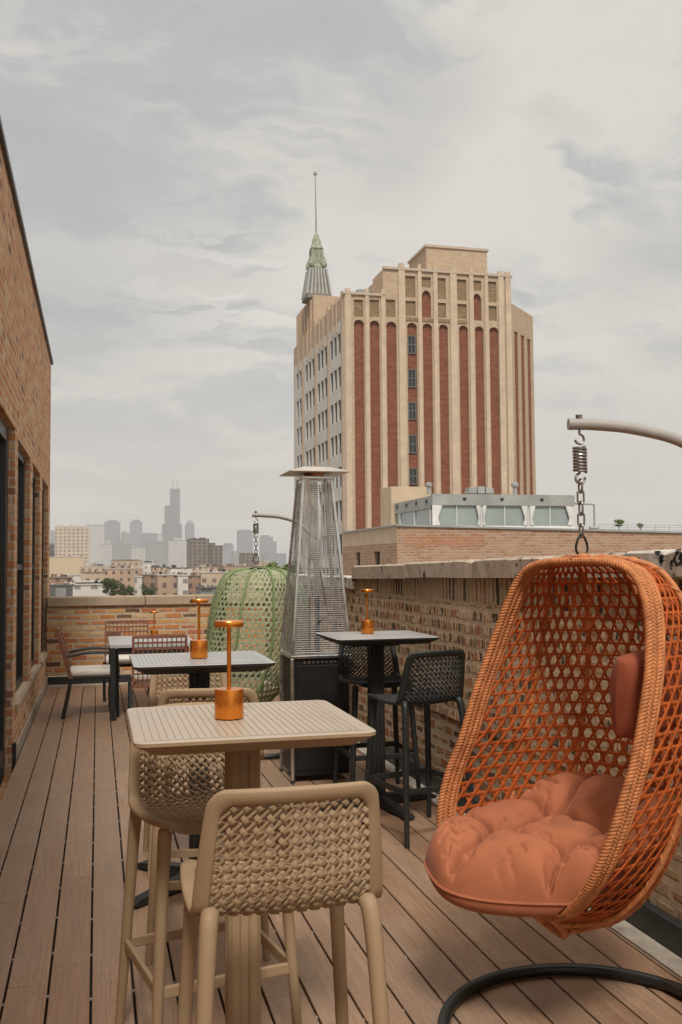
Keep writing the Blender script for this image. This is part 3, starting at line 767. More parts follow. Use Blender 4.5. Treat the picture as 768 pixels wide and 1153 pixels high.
# ---- tufted seat cushion in the orange chair
def cushion():
    N = 230; t_ = np.linspace(-1.0, 1.0, N); A, B = np.meshgrid(t_, t_, indexing='ij')
    # square -> rounded disc
    x = A*np.sqrt(1-.36*B*B); y = B*np.sqrt(1-.36*A*A)
    hx, hy = .375, .40
    X, Y = x*hx, y*hy
    prof = np.sqrt(np.clip((1-np.abs(A)**7)*(1-np.abs(B)**7), 0, 1))
    T = .135*prof
    tuft = [(-.13,-.12),(.13,-.12),(-.13,.13),(.13,.13)]
    dim = np.zeros_like(X)
    for a, b in tuft: dim += np.exp(-((X-a)**2+(Y-b)**2)/.055**2)*.050 + np.exp(-((X-a)**2+(Y-b)**2)/.016**2)*.022
    def groove(p, q, depth, wd, wide=1.0):
        p, q = np.array(p), np.array(q); d = q-p; L = np.dot(d, d)
        u = np.clip(((X-p[0])*d[0]+(Y-p[1])*d[1])/L, 0, 1)
        wob = .012*np.sin(u*9+p[0]*20)
        dist = np.hypot(X-(p[0]+u*d[0])+wob*d[1]/math.sqrt(L), Y-(p[1]+u*d[1])-wob*d[0]/math.sqrt(L))
        return depth*(np.exp(-(dist/(wd*.85))**2)*1.7+np.exp(-(dist/(wd*3.6))**2)*wide*.8)
    gr = np.zeros_like(X)
    for p, q, dd in ((0,1,.034),(2,3,.036),(0,2,.034),(1,3,.036)): gr = np.maximum(gr, groove(tuft[p], tuft[q], dd, .011))
    for p, q, dd in (((-.13,-.12),(-.44,-.17),.032),((-.13,-.12),(-.15,-.42),.036),((.13,-.12),(.15,-.42),.036),((.13,-.12),(.44,-.12),.032),((-.13,.13),(-.44,.17),.034),((-.13,.13),(-.17,.36),.034),((.13,.13),(.11,.36),.034),((.13,.13),(.44,.15),.034)):
        gr = np.maximum(gr, groove(p, q, dd, .012))
    wr = np.zeros_like(X); rs = np.random.default_rng(3)
    for _ in range(26):   # small folds radiating from the tufts
        a, b = tuft[rs.integers(4)]; an = rs.uniform(0, 2*math.pi); l0, l1 = .010, rs.uniform(.07, .17)
        wr += groove((a+l0*math.cos(an), b+l0*math.sin(an)), (a+l1*math.cos(an), b+l1*math.sin(an)), rs.uniform(.004, .008), rs.uniform(.006, .009), .5)
    for _ in range(34):   # gathers along the edge seam
        an = rs.uniform(0, 2*math.pi); c, s_ = math.cos(an), math.sin(an)
        wr += groove((hx*.98*c, hy*.98*s_), (hx*rs.uniform(.72, .88)*c, hy*rs.uniform(.66, .84)*s_), rs.uniform(.004, .009), rs.uniform(.006, .010), .5)
    top = T + .018*prof - np.minimum(dim+gr+wr, .135)*np.clip(prof*1.5, 0, 1)
    bot = -.085*prof*(1-.25*np.clip((.05-X)/.3, 0, 1))
    # the cushion lies in the bowl: back and sides ride up, the front rolls over the rim
    up = .55*np.clip(-Y-.02, 0, 1)**1.25 + .30*X**2 - .30*np.clip(Y-.18, 0, 1)**1.5
    z0 = .512
    sheets = []
    for dz in (top, bot):
        Pz = z0+up+dz; px_, py_ = X+.085, Y+.055
        # pressed against the inside of the basket at the right side and the back
        zq = np.clip(Pz, .47, 1.5)[...]
        zi = EGG[::-1, 0]; wz, fz_, bz = (np.interp(zq, zi, EGG[::-1, i]) for i in (1, 2, 3))
        off = np.interp(zq, [.34,.5,.62,.76,.94], [.12,.105,.075,.045,.005])
        py_ = np.maximum(py_, bz+.035)
        ff = np.clip((X+.24)/.42, 0, 1); ff = ff*ff*(3-2*ff); py_ = np.where(Y > 0, py_-Y*(.42*(1-ff)), py_)
        c_ = np.clip((fz_-py_)/(fz_-bz), 0, 1)**(1/.9); lim = wz*np.sqrt(np.clip(1-c_*c_, 0, 1))*(1+.34*c_*c_)-.022
        lo = off-lim; hi = off+lim
        px_ = np.maximum(px_, lo); px_ = np.where(py_ < fz_-.03, np.minimum(px_, np.maximum(hi, lo+.02)), px_)
        sheets.append(np.stack([px_, py_, Pz], -1))
    TOP, BOT = sheets
    mid_ = (TOP+BOT)/2
    for sh_ in (TOP, BOT):
        sh_[0] = mid_[0]; sh_[-1] = mid_[-1]; sh_[:, 0] = mid_[:, 0]; sh_[:, -1] = mid_[:, -1]
    mb = MB(); mb.grid(TOP); mb.grid(BOT[:, ::-1])
    o = mb.build('seat_cushion', S_cushion, None, smooth=True, angle=180)
    edge_ = np.concatenate([mid_[:, 0], mid_[-1, 1:], mid_[-2::-1, -1], mid_[0, -2:0:-1]])
    MB().tube(resample(edge_, 300)[:-1], .0055, 6, closed=True).build('piping', S_cushion, o, smooth=True)
    return o
def fabric(name, col, sc=420):
    s = S(name); o = s.coord(); x, y, z = s.sep(o)
    w = s.math('ADD', s.math('SINE', s.math('MULTIPLY', x, sc*3)), s.math('SINE', s.math('MULTIPLY', y, sc*3)))
    n = s.noise(o, 7, 5, .65); n2 = s.noise(o, 60, 4, .6)
    c = s.mix(s.map(n, .3, .7), tuple(k*.86 for k in col), tuple(k*1.1 for k in col))
    b1 = s.bump(n2, .12, .003); b2 = s.bump(w, .12, .0006, b1)
    return s.bsdf(c, .82, 0, b2, .25, Sheen_Weight=.06, Sheen_Roughness=.5)
S_cushion = fabric('terracotta_fabric', (.40, .135, .062)); M['pillow'] = fabric('rust_fabric', (.30, .075, .035))
cu = cushion(); cu.location = HO; cu.rotation_euler = (0,0,RZ_EGG)
# slide along the side axis with the chair's lean
side = np.array([math.cos(RZ_EGG), math.sin(RZ_EGG)])
tag(cu, 'tufted terracotta seat cushion spilling over the front of the orange egg chair', 'cushion')
def pillow():
    N = 40; t_ = np.linspace(-1, 1, N); A, B = np.meshgrid(t_, t_, indexing='ij')
    X, Y = A*.14*(1-.06*B*B), B*.135*(1-.06*A*A); T = .062*np.power(np.clip((1-A**4)*(1-B**4), 0, 1), .45)
    T = T*(1-.10*np.cos(9*A+3*B))
    mb = MB(); mb.grid(np.stack([X, T, Y], -1)); mb.grid(np.stack([X, -T, Y], -1)[:, ::-1])
    return mb.build('back_pillow', M['pillow'], None, smooth=True, angle=180)
pi_ = pillow(); lx, ly = -.235, -.03
pi_.location = (HO[0]+side[0]*lx+nx[0]*ly, HO[1]+side[1]*lx+nx[1]*ly, 1.125); pi_.rotation_euler = (R(-10), R(6), RZ_EGG+R(82))
tag(pi_, 'small dark rust back pillow leaning inside the orange egg chair, mostly behind its rim', 'pillow')

# ================================================================== PATIO HEATER
hx, hy = 1.55, 6.99
ht = thing('patio_heater', 'tall pyramid patio heater with black cabinet, wire guard and square reflector', 'patio heater', (hx, hy, 0))
hb, zc = .215, .875
MB().box(-hb+.012, hb-.012, -hb+.012, hb-.012, .045, zc-.012).build('cabinet', M['blackpanel'], ht, bevel=.004)
MB().box(-hb+.035, hb-.035, -hb+.002, -hb+.0115, .085, zc-.06).build('door', M['blackpanel'], ht, bevel=.003)
for k in range(9): MB().box(-.13+k*.032, -.13+k*.032+.014, -hb+.006, -hb+.0118, zc-.045, zc-.030).build('vent_slot', M['steelwire'], ht)
MB().box(-hb-.006, hb+.006, -hb-.006, hb+.006, zc-.011, zc+.012).build('cabinet_rim', M['steel'], ht, bevel=.004)
tp, zt2 = .105, 2.150
for sx in (-1, 1):
    for sy in (-1, 1):
        mb = MB(); mb.bar((sx*hb, sy*hb, .02), (sx*hb, sy*hb, zc-.012), .022, .022, (0,1,0)).bar((sx*hb*.985, sy*hb*.985, zc+.013), (sx*tp, sy*tp, zt2), .020, .020, (0,1,0))
        mb.build('post', M['steel'], ht, bevel=.003)
        MB().lathe([(.016,0),(.018,.004),(.012,.02)], (sx*hb, sy*hb, 0), 12).build('foot', M['black'], ht)
def hw(z): return hb*.985+(tp-hb*.985)*(z-zc-.013)/(zt2-zc-.013)
for k in range(4):
    mb = MB(); c, s_ = math.cos(k*math.pi/2), math.sin(k*math.pi/2)
    rot = lambda x, y, z: (c*x-s_*y, s_*x+c*y, z)
    z = zc+.03
    while z < zt2-.03:
        w = hw(z)-.008; mb.tube([rot(-w,-hw(z)+.002,z), rot(w,-hw(z)+.002,z)], .0017, 5, cap=False); z += .0155
    for f in np.linspace(-.8, .8, 7):
        mb.tube([rot(f*hw(zc+.02), -hw(zc+.02)+.004, zc+.02), rot(f*hw(zt2-.02), -hw(zt2-.02)+.004, zt2-.02)], .0018, 5, cap=False)
    mb.build('guard', M['steelwire'], ht)
MB().box(-tp-.012, tp+.012, -tp-.012, tp+.012, zt2+.001, zt2+.022).build('collar', M['steel'], ht, bevel=.004)
MB().tube([(0,0,zc+.02),(0,0,zt2-.01)], .05, 24).build('flame_tube', M['glass_tube'], ht, smooth=True)
MB().lathe([(.075,zt2+.024),(.075,zt2+.050),(.092,zt2+.056),(.092,zt2+.070)], seg=24).build('burner', M['copper'], ht, smooth=True, angle=30)
e = .222; zr = zt2+.062
mb = MB(); mb.loft([rrect(e, e, .02, zr-.016), rrect(e, e, .02, zr-.010), rrect(.10, .10, .02, zr+.030), rrect(.04,.04,.01,zr+.036)])
mb.loft([rrect(e-.003, e-.003, .02, zr-.0165), rrect(.10,.10,.02,zr+.022)], closed_ends=False)
mb.build('reflector', M['reflector'], ht, smooth=True, angle=20)
MB().tube([(-.02,-hb+.01,.9+.22),(.075,-.10,1.16),(.02,-.07,1.50)], .006, 8).build('gas_hose', M['black'], ht, smooth=True)
mb = MB(); mb.tube([(0.06,.055,zc+.02),(0.06,.055,2.1)], .006, 8); mb.build('igniter_rod', M['chrome'], ht)

# ================================================================== DINING SET AT THE FAR END
def dining_table():
    t = thing('dining_table', 'grey-topped dining table with charcoal legs at the far end of the deck', 'table', (.55, 10.55, 0))
    hx, hy = .43, .60
    MB().loft([rrect(hx,hy,.015,.715), rrect(hx,hy,.015,.75)]).build('tabletop', M['greytop_sky_sheen'], t, bevel=.003)
    for sx in (-1,1):
        for sy in (-1,1): MB().box(sx*(hx-.035)-.028, sx*(hx-.035)+.028, sy*(hy-.035)-.028, sy*(hy-.035)+.028, 0, .714).build('leg', M['dark'], t, bevel=.003)
    MB().box(-hx+.08, hx-.08, -hy+.03, -hy+.05, .65, .713).build('apron', M['dark'], t); MB().box(-hx+.08, hx-.08, hy-.05, hy-.03, .65, .713).build('apron', M['dark'], t)
    return t
dining_table()
dup(lamp, (.60, 10.75, .7502), 0, 'orange metal table lamp on the far dining table, smallest of the lamps')
def dining_chair(label, loc, rz, kind):
    t = thing('dining_chair', label, 'chair', loc, rz, 'dining chairs at the far table')
    W, D = .26, .25   # +Y is the way the sitter faces
    MB().box(-W+.02, W-.02, -D, D, .385, .412).build('seat', M['dark'], t, bevel=.004)
    mb = MB(); mb.loft([rrect(W-.03,D-.01,.04,.413), rrect(W-.015,D+.005,.05,.43), rrect(W-.015,D+.005,.05,.465), rrect(W-.035,D-.015,.05,.482)])
    mb.build('seat_cushion', M['cushion_white'], t, smooth=True, angle=70)
    for sx in (-1,1):
        MB().bar((sx*W, D-.02, 0), (sx*W, D-.03, .64 if kind == 'slat' else .39), .032, .032, (0,1,0)).build('leg', M['dark'], t, bevel=.003)
        MB().bar((sx*W, -D-.06, 0), (sx*W, -D+.02, .40), .032, .036, (0,1,0)).build('leg', M['dark'], t, bevel=.003)
        if kind == 'slat':
            MB().tube(spline([(sx*W, -D-.02, .62),(sx*W, -.05, .655),(sx*W, D-.03, .65)], 12), .016, 8).build('armrest', M['dark'], t, smooth=True)
            MB().bar((sx*(W-.02), -D+.02, .38), (sx*(W-.02), -D-.12, .90), .03, .04, (0,1,0)).build('back_post', M['wood'], t, bevel=.003)
        else:
            MB().bar((sx*(W-.015), -D+.0, .36), (sx*(W-.015), -D-.07, .875), .022, .03, (0,1,0)).build('back_post', M['wood'], t, bevel=.003)
    mb = MB()
    if kind == 'slat':
        for k in range(9):
            z = .50+k*.048; y = -D+.02-(z-.38)*.27
            mb.bar((-W+.035, y, z), (W-.035, y, z), .014, .034)
    else:
        for k in range(9):
            z = .40+k*.058; y = -D-.005-(z-.38)*.135
            mb.bar((-W+.027, y, z), (W-.027, y, z), .012, .020 if 0 < k < 8 else .034)
        for x in np.linspace(-W+.06, W-.06, 10):
            mb.bar((x, -D-.012-.02*.135, .40), (x, -D-.012-.484*.135, .864), .014, .010, (1,0,0))
    mb.build('back_slats', M['wood'], t, bevel=.002, seg=1)
    return t
dining_chair('dark armchair with brown slat back and off-white cushion, standing side-on by the left brick wall', (-.02, 10.50, 0), R(-90), 'slat')
dining_chair('brown lattice-backed dining chair with its back to the camera, near end of the far table', (.575, 9.66, 0), 0, 'lattice')
dining_chair('brown lattice-backed dining chair facing the camera against the far parapet', (.345, 11.62, 0), R(180), 'lattice')

# ================================================================== ART-DECO BRICK TOWER
YT = 125.0
ux = lambda px: float(onv(px, 450, YT)[0])
zx = lambda py, px=480: float(onv(px, py, YT)[2])
uc = float(onv(388, 450, YT)[0]); ue = ux(577.5)
L0 = (uc+10, YT+10, ZG)
tw = thing('office_tower', 'tall buff brick tower with red brick vertical stripes and a green copper spire', 'building', L0)
cpx = lambda c: 320+c/2.56; cpy = lambda c: 180+c/2.56
z_sh = zx(332, 400); z_mid = float(onv(450, cpy(318), YT)[2])
stripes = [(203,232,460),(249,277,461),(297,326,465),(357,385,468),(402,429,471),(449,475,474),(507,533,479),(553,578,482),(595,621,485)]
z_ar = float(np.mean([onv(cpx((a+b)/2), cpy(t), YT)[2] for a, b, t in stripes]))
ops = [(ux(cpx(a)), ux(cpx(b)), -8, z_ar, (ux(cpx(b))-ux(cpx(a)))*.42) for a, b, t in stripes]
pan = []
for a, b in ((203,230),(249,276),(296,323)): pan.append((ux(cpx(a)), ux(cpx(b)), float(onv(cpx(a), cpy(452), YT)[2]), float(onv(cpx(a), cpy(402), YT)[2])))
arches = []
for a, b in ((353,382),(445,470),(503,530),(590,617)):
    pan.append((ux(cpx(a)), ux(cpx(b)), z_ar+.9, z_ar+3.0)); pan.append((ux(cpx(a)), ux(cpx(b)), z_ar+3.5, z_mid-.7))
for a, b in ((400,427),(548,573)):
    pan.append((ux(cpx(a)), ux(cpx(b)), z_ar+5.0, z_mid-.7)); arches.append((ux(cpx(a)), ux(cpx(b)), z_ar+.8, z_ar+4.6, (ux(cpx(b))-ux(cpx(a)))*.75))
um0 = ux(cpx(300)); um1 = ux(cpx(640))
mb = MB()
wall_sheet(mb, 'y', YT, uc, um0, ZG, z_sh, [o for o in ops+pan if o[1] < um0+1 and o[0] < um0-3 or o[1] <= um0], .45)
# middle bay rises higher
left_ops = [o for o in ops+pan if o[1] <= um0]
mid = [o for o in ops+pan+arches if o not in left_ops]
mb = MB()
# split at the shoulder so that openings crossing um0 stay whole
cut = ux(cpx(288))
lo = [o for o in ops+pan if o[1] < cut]; mid = [o for o in ops+pan+arches if o[0] > cut]
wall_sheet(mb, 'y', YT, uc, cut, ZG, z_sh, lo, .45)
wall_sheet(mb, 'y', YT, cut, ue, ZG, z_mid, [o for o in mid if not (o[3] > z_sh and o[1] < um0)], .45)
mb.add([(cut,YT,z_sh),(cut,YT,z_mid),(cut,YT+5,z_mid),(cut,YT+5,z_sh)], [(0,1,2,3)])
mb.add([(uc,YT,z_sh),(cut,YT,z_sh),(cut,YT+34,z_sh),(uc,YT+34,z_sh)], [(0,1,2,3)]); mb.add([(cut,YT+5,z_sh),(ue,YT+5,z_sh),(ue,YT+5,z_mid),(cut,YT+5,z_mid)], [(0,1,2,3)]); mb.add([(cut,YT+5.02,z_sh),(ue+.02,YT+5.02,z_sh),(ue+.02,YT+34,z_sh),(cut,YT+34,z_sh)], [(0,1,2,3)])
# slanted corner on the right
CH = 6.2
z_ch = z_sh+.2
mb.add([(cut,YT,z_mid),(ue,YT,z_mid),(ue,YT+5,z_mid),(cut,YT+5,z_mid)], [(0,1,2,3)])
mb.add([(ue,YT,z_ch),(ue,YT,z_mid),(ue,YT+5,z_mid),(ue,YT+5,z_ch)], [(0,1,2,3)])
mb.add([(ue,YT,z_ch),(ue+CH,YT+CH,z_ch),(ue+CH,YT+34,z_ch),(ue,YT+34,z_ch)], [(0,1,2,3)])
mb.add([(ue+CH,YT+CH,ZG),(ue+CH,YT+CH,z_ch),(ue+CH,YT+34,z_ch),(ue+CH,YT+34,ZG)], [(0,1,2,3)])
mb.add([(uc,YT+34.4,ZG),(uc,YT+34.4,z_sh),(ue+CH,YT+34.4,z_sh),(ue+CH,YT+34.4,ZG)], [(0,1,2,3)])
# chamfer sheet with three stripes, built along its own diagonal
def dia(h, d=0): return (ue+h+d*.7, YT+h+d*-.7*-1)
cops = [(.7+i*1.85, .7+i*1.85+1.05, -8, z_ar-.2) for i in range(3)]
hs = sorted({0, CH, *[o[0] for o in cops], *[o[1] for o in cops]})
for i in range(len(hs)-1):
    inside = any(o[0] < (hs[i]+hs[i+1])/2 < o[1] for o in cops)
    segs = [(ZG, -8), (z_ar-.2, z_ch)] if inside else [(ZG, z_ch)]
    for a, b in segs:
        mb.add([(*dia(hs[i]),a),(*dia(hs[i+1]),a),(*dia(hs[i+1]),b),(*dia(hs[i]),b)], [(0,1,2,3)])
for o in cops:
    for h in o[:2]: mb.add([(*dia(h),-8),(*dia(h),o[3]),(ue+h-.09,YT+h+.09,o[3]),(ue+h-.09,YT+h+.09,-8)], [(0,1,2,3)])
mb.build('wall', M['tower_buff'], tw, off=L0)
mb = MB()
for o in ops: mb.add([(o[0]-.1,YT+.42,-8.3),(o[1]+.1,YT+.42,-8.3),(o[1]+.1,YT+.42,o[3]+.1),(o[0]-.1,YT+.42,o[3]+.1)], [(0,1,2,3)])
for o in arches: mb.add([(o[0]-.1,YT+.42,o[2]-.1),(o[1]+.1,YT+.42,o[2]-.1),(o[1]+.1,YT+.42,o[3]+.1),(o[0]-.1,YT+.42,o[3]+.1)], [(0,1,2,3)])
mb.build('red_stripes', M['tower_red'], tw, off=L0)
mb = MB()
for o in cops: mb.add([(ue+o[0]-.11,YT+o[0]+.05,-8.3),(ue+o[1]-.03,YT+o[1]+.13,-8.3),(ue+o[1]-.03,YT+o[1]+.13,o[3]+.1),(ue+o[0]-.11,YT+o[0]+.05,o[3]+.1)], [(0,1,2,3)])
mb.build('red_stripes', M['tower_red'], tw, off=L0)
mb = MB()
for o in pan: mb.add([(o[0]-.1,YT+.25,o[2]-.1),(o[1]+.1,YT+.25,o[2]-.1),(o[1]+.1,YT+.25,o[3]+.1),(o[0]-.1,YT+.25,o[3]+.1)], [(0,1,2,3)])
mb.box(ux(cpx(340)), ux(cpx(530)), YT-.10, YT-.004, z_ar+.25, z_ar+.7)
mb.build('panels', M['tower_olive'], tw, off=L0)
mb = MB().box(uc-.15, cut-.01, YT-.26, YT+.3, z_sh+.003, z_sh+.35).box(cut+.01, ue+.15, YT-.26, YT+.3, z_mid+.003, z_mid+.35)
mb.build('coping', M['coping'], tw, off=L0)
for a, b in ((505,558),(602,655),(697,748),(792,845),(888,935)):
    z0, z1 = float(onv(cpx(370), cpy(b), YT)[2]), float(onv(cpx(370), cpy(a), YT)[2]); x0, x1 = ops[3][0]+.12, ops[3][1]-.12
    w = MB().box(x0, x0+.14, YT+.24, YT+.40, z0, z1).box(x1-.14, x1, YT+.24, YT+.40, z0, z1).box(x0+.14, x1-.14, YT+.24, YT+.40, z1-.14, z1).box(x0+.14, x1-.14, YT+.24, YT+.40, z0, z0+.14).box(x0+.14, x1-.14, YT+.26, YT+.39, (z0+z1)/2-.07, (z0+z1)/2+.07).box((x0+x1)/2-.05, (x0+x1)/2+.05, YT+.28, YT+.385, z0+.14, (z0+z1)/2-.07).box((x0+x1)/2-.05, (x0+x1)/2+.05, YT+.28, YT+.385, (z0+z1)/2+.07, z1-.14).build('window', M['frame_grey'], tw, off=L0)
    MB().box(x0+.1, x1-.1, YT+.34, YT+.37, z0+.1, z1-.1).build('pane', M['tower_pane'], w, off=L0)
# slim pilasters standing proud between the stripes
mb = MB(); edges_ = sorted([(o[0], o[1]) for o in ops])
for i in range(len(edges_)-1):
    a, b = edges_[i][1], edges_[i+1][0]; m_ = (a+b)/2; wd = min((b-a)*.30, .55); top = (z_sh if m_ < cut else z_mid)
    mb.box(m_-wd, m_+wd, YT-.22, YT-.004, ZG, top+.004)
    mb.box(m_-wd*.8, m_+wd*.8, YT-.21, YT+.2, top+.352, top+.95)
for m_, top in ((uc+.55, z_sh), (ue-1.6, z_mid), (ue-.5, z_mid)):
    mb.box(m_-.4, m_+.4, YT-.22, YT-.004, ZG, top+.004); mb.box(m_-.35, m_+.35, YT-.21, YT+.2, top+.352, top+.8)
mb.build('pilasters', M['tower_pale'], tw, off=L0)
# penthouse
x0, x1 = float(onv(cpx(410), 290, YT+6)[0]), float(onv(cpx(585), 290, YT+6)[0]); zp = float(onv(cpx(500), cpy(258), YT+6)[2])
MB().box(x0, x1, YT+6, YT+14, z_mid, zp).build('penthouse', M['tower_buff'], tw, off=L0)
MB().box(x0-.2, x1+.2, YT+5.8, YT+14.2, zp+.002, zp+.35).build('coping', M['coping'], tw, off=L0)
x0, x1 = float(onv(cpx(212), 330, YT+9)[0]), float(onv(cpx(300), 330, YT+9)[0]); zq = float(onv(cpx(260), cpy(358), YT+9)[2])
MB().box(x0+2.2, x1+.5, YT+9, YT+16, z_sh, zq).build('penthouse', M['tower_buff'], tw, off=L0)
MB().box(x0, x0+1.9, YT+9, YT+12, z_sh, zq-.9).build('roof_plant', M['pavmetal'], tw, off=L0)
# left face: white terracotta bays with triple windows
yl = lambda px: float(onu(px, 450, uc)[1])
Yend = YT+34
mb = MB(); wl = []
bays = [(371.5, 384.5, 3), (357.0, 369.0, 3), (343.5, 354.8, 3), (333.6, 340.0, 2)]
zl = lambda py, y: (lambda d: float(EYE + d))( (onu(372, py, uc)[2]-EYE)*1.0 )
zrow0 = float(onu(375, cpy(575), uc)[2]); 
rows = []
ztop_row = float(onu(376, cpy(515), uc)[2]); hrow = float(onu(376, cpy(515), uc)[2]-onu(376, cpy(572), uc)[2]); pitch = float((onu(376, cpy(515), uc)[2]-onu(376, cpy(892), uc)[2])/4)
for bi, (a, b, n) in enumerate(bays):
    y0, y1 = yl(b), yl(a); w = (y1-y0)/n
    for r_ in range(11):
        zt_ = ztop_row - r_*pitch
        if zt_-hrow < -14: continue
        for k in range(n): wl.append((y0+k*w+w*.13, y0+(k+1)*w-w*.13, zt_-hrow, zt_, bi, r_))
mb = MB(); wall_sheet(mb, 'x', uc, YT, Yend, ZG, ztop_row+1.6, [w[:4] for w in wl], .28)
mb.build('terracotta_front', M['tower_white'], tw, off=L0)
mb = MB(); mb.add([(uc,YT,ztop_row+1.6),(uc,Yend,ztop_row+1.6),(uc,Yend,z_sh),(uc,YT,z_sh)], [(0,1,2,3)])
for px in (386.3, 370.2, 355.9, 341.8):
    y = yl(px); mb.box(uc-.16, uc-.01, y-.34, y+.34, ZG, z_sh+.6)
for a, b, n in bays:      # slim fins in the attic
    y0, y1 = yl(b), yl(a)
    for k in range(1, n): mb.box(uc-.2, uc-.01, y0+(y1-y0)*k/n-.2, y0+(y1-y0)*k/n+.2, ztop_row+.3, z_sh+.3)
mb.build('pilasters', M['tower_buff'], tw, off=L0)
for bi in range(4):
    for r_ in range(11):
        ws = [w for w in wl if w[4] == bi and w[5] == r_]
        if not ws: continue
        mb = MB()
        for w in ws: mb.add([(uc+.24,w[0]-.05,w[2]-.05),(uc+.24,w[1]+.05,w[2]-.05),(uc+.24,w[1]+.05,w[3]+.05),(uc+.24,w[0]-.05,w[3]+.05)], [(0,1,2,3)])
        mb.build('window', M['tower_pane'], tw, off=L0)
# street-side wing carrying the spire
Yw0, Yw1 = YT+21, Yend-.2
zw = float(onu(345, 337, uc+.8)[2])
zw = float(onv(352, 338, YT+24)[2])
uw1 = float(onv(378, 400, Yw0)[0])+3
MB().box(uc+.5, uw1+5, Yw0, Yw1, z_sh, zw).build('wing', M['tower_buff'], tw, off=L0)
mb = MB()
for k in range(6): mb.box(uc+.25, uc+.49, Yw0+1.2+k*2.1, Yw0+1.7+k*2.1, z_sh+.01, zw-.4)
mb.build('wing_fins', M['tower_buff'], tw, off=L0)
Ys = YT+24; us = float(onv(356.5, 330, Ys)[0])
zs = lambda py: float(onv(356, py, Ys)[2])
mpp = 1/ (F_PX/ (Ys*1.02))
def sq(h, z): return rrect(h, h, h*.25, z, 2, us, Ys)
mb = MB(); mb.loft([sq(15.5*mpp*.97, zs(339)), sq(14.5*mpp*.97, zs(333)), sq(10*mpp*.97, zs(304))])
for k in range(14):
    pass
mb.build('spire_base', M['spire_roof'], tw, off=L0)
mb = MB()
for sy in (-1,1):
    for k in range(7):
        f = -1+k/3
        for ax in (0,1):
            a = np.array([us+f*14.2*mpp*.97, Ys+sy*14.6*mpp*.97, zs(335)]) if ax == 0 else np.array([us+sy*14.6*mpp*.97, Ys+f*14.2*mpp*.97, zs(335)])
            b = np.array([us+f*9.6*mpp*.97, Ys+sy*10.1*mpp*.97, zs(305)]) if ax == 0 else np.array([us+sy*10.1*mpp*.97, Ys+f*9.6*mpp*.97, zs(305)])
            mb.bar(a, b, .22, .22, (0,1,.1))
mb.build('spire_ribs', M['pavmetal'], tw, off=L0)
mb = MB(); 
mb.loft([sq(8.5*mpp*.97, zs(304)+.01), sq(8.8*mpp*.97, zs(301)), sq(6.2*mpp*.97, zs(299)), sq(6.0*mpp*.97, zs(283)), sq(7.4*mpp*.97, zs(281)), sq(5.2*mpp*.97, zs(276)), sq(3.8*mpp*.97, zs(269)), sq(1.2*mpp, zs(262))])
for sx in (-1,1):
    for sy in (-1,1): mb.bar((us+sx*6.4*mpp*.97, Ys+sy*6.4*mpp*.97, zs(301)), (us+sx*5.8*mpp*.97, Ys+sy*5.8*mpp*.97, zs(282)), .35, .35, (0,1,.1)); mb.lathe([(.45,0),(.5,.5),(.1,1.6)], (us+sx*7.6*mpp*.97, Ys+sy*7.6*mpp*.97, zs(302)), 8)
mb.build('lantern', M['verdigris'], tw, off=L0)
mb = MB(); mb.tube([(us,Ys,zs(264)),(us-.1,Ys,zs(197))], [.16,.08], 8); mb.lathe([(.02,-.3),(.3,-.1),(.3,.2),(.02,.4)], (us-.1,Ys,zs(196)), 10)
mb.build('mast', M['pavmetal'], tw, off=L0)

# ================================================================== BRICK ANNEX WITH ROOF PAVILION (right)
YA = 48.0; ua = float(onv(447, 592, YA)[0]); zA = float(onv(447, 592.5, YA)[2]); ub = 44.0
zB = float(onv(768, 600.5, YA)[2]); uB = float(onv(768, 600.5, YA)[0])
slope = (zB-zA)/(uB-ua); zr_ = zA+slope*(ub-ua)
L0 = (ua+8, YA+8, ZG)
an = thing('brick_annex', 'low pinkish brick building with a glazed roof pavilion in front of the striped tower', 'building', L0)
YA2 = float(onu(386, 598, ua)[1])
mb = MB()
zband = zA-.85
mb.add([(ua,YA,ZG),(ub,YA,ZG),(ub,YA,zr_),(ua,YA,zA)], [(0,1,2,3)])
ops = [(float(onu(428,630,ua)[1]), float(onu(421,630,ua)[1]), float(onu(424,637,ua)[2]), float(onu(424,621,ua)[2])), (float(onu(405.5,630,ua)[1]), float(onu(400.5,630,ua)[1]), float(onu(403,637,ua)[2]), float(onu(403,622,ua)[2]))]
wall_sheet(mb, 'x', ua, YA, YA2, ZG, zband, ops, .3)
mb.add([(ua,YA2,ZG),(ua,YA2,zA),(ub,YA2,zr_),(ub,YA2,ZG)], [(0,1,2,3)])
mb.build('wall', M['annex_brick'], an, off=L0)
MB().add([(ua,YA+.02,zA-.02),(ub,YA+.02,zr_-.02),(ub,YA2,zr_-.02),(ua,YA2,zA-.02)], [(0,1,2,3)])
mb = MB(); mb.add([(ua,YA+.02,zA-.02),(ub,YA+.02,zr_-.02),(ub,YA2,zr_-.02),(ua,YA2,zA-.02)], [(0,1,2,3)]); mb.build('roof', M['grey_roof'], an, off=L0)
mb = MB(); mb.add([(ua,YA,zband),(ua,YA2,zband),(ua,YA2,zA),(ua,YA,zA)], [(0,1,2,3)]); mb.build('stucco_band', M['cream'], an, off=L0)
for o in ops: MB().box(ua+.2, ua+.25, o[0], o[1], o[2], o[3]).build('window', M['pane'], an, off=L0)
x0, x1 = float(onv(455,605,YA)[0]), float(onv(545,605,YA)[0])
mb = MB()
for i in range(7):
    a = x0+(x1-x0)*i/7; mb.box(a, a+(x1-x0)/7+.002*0, YA-.012, YA-.003, zA-1.0-.12*((i*5) % 3)*.6, zA-.42-.1*((i*3) % 2))
mb.build('brick_patch', M['annex_orange'], an, off=L0)
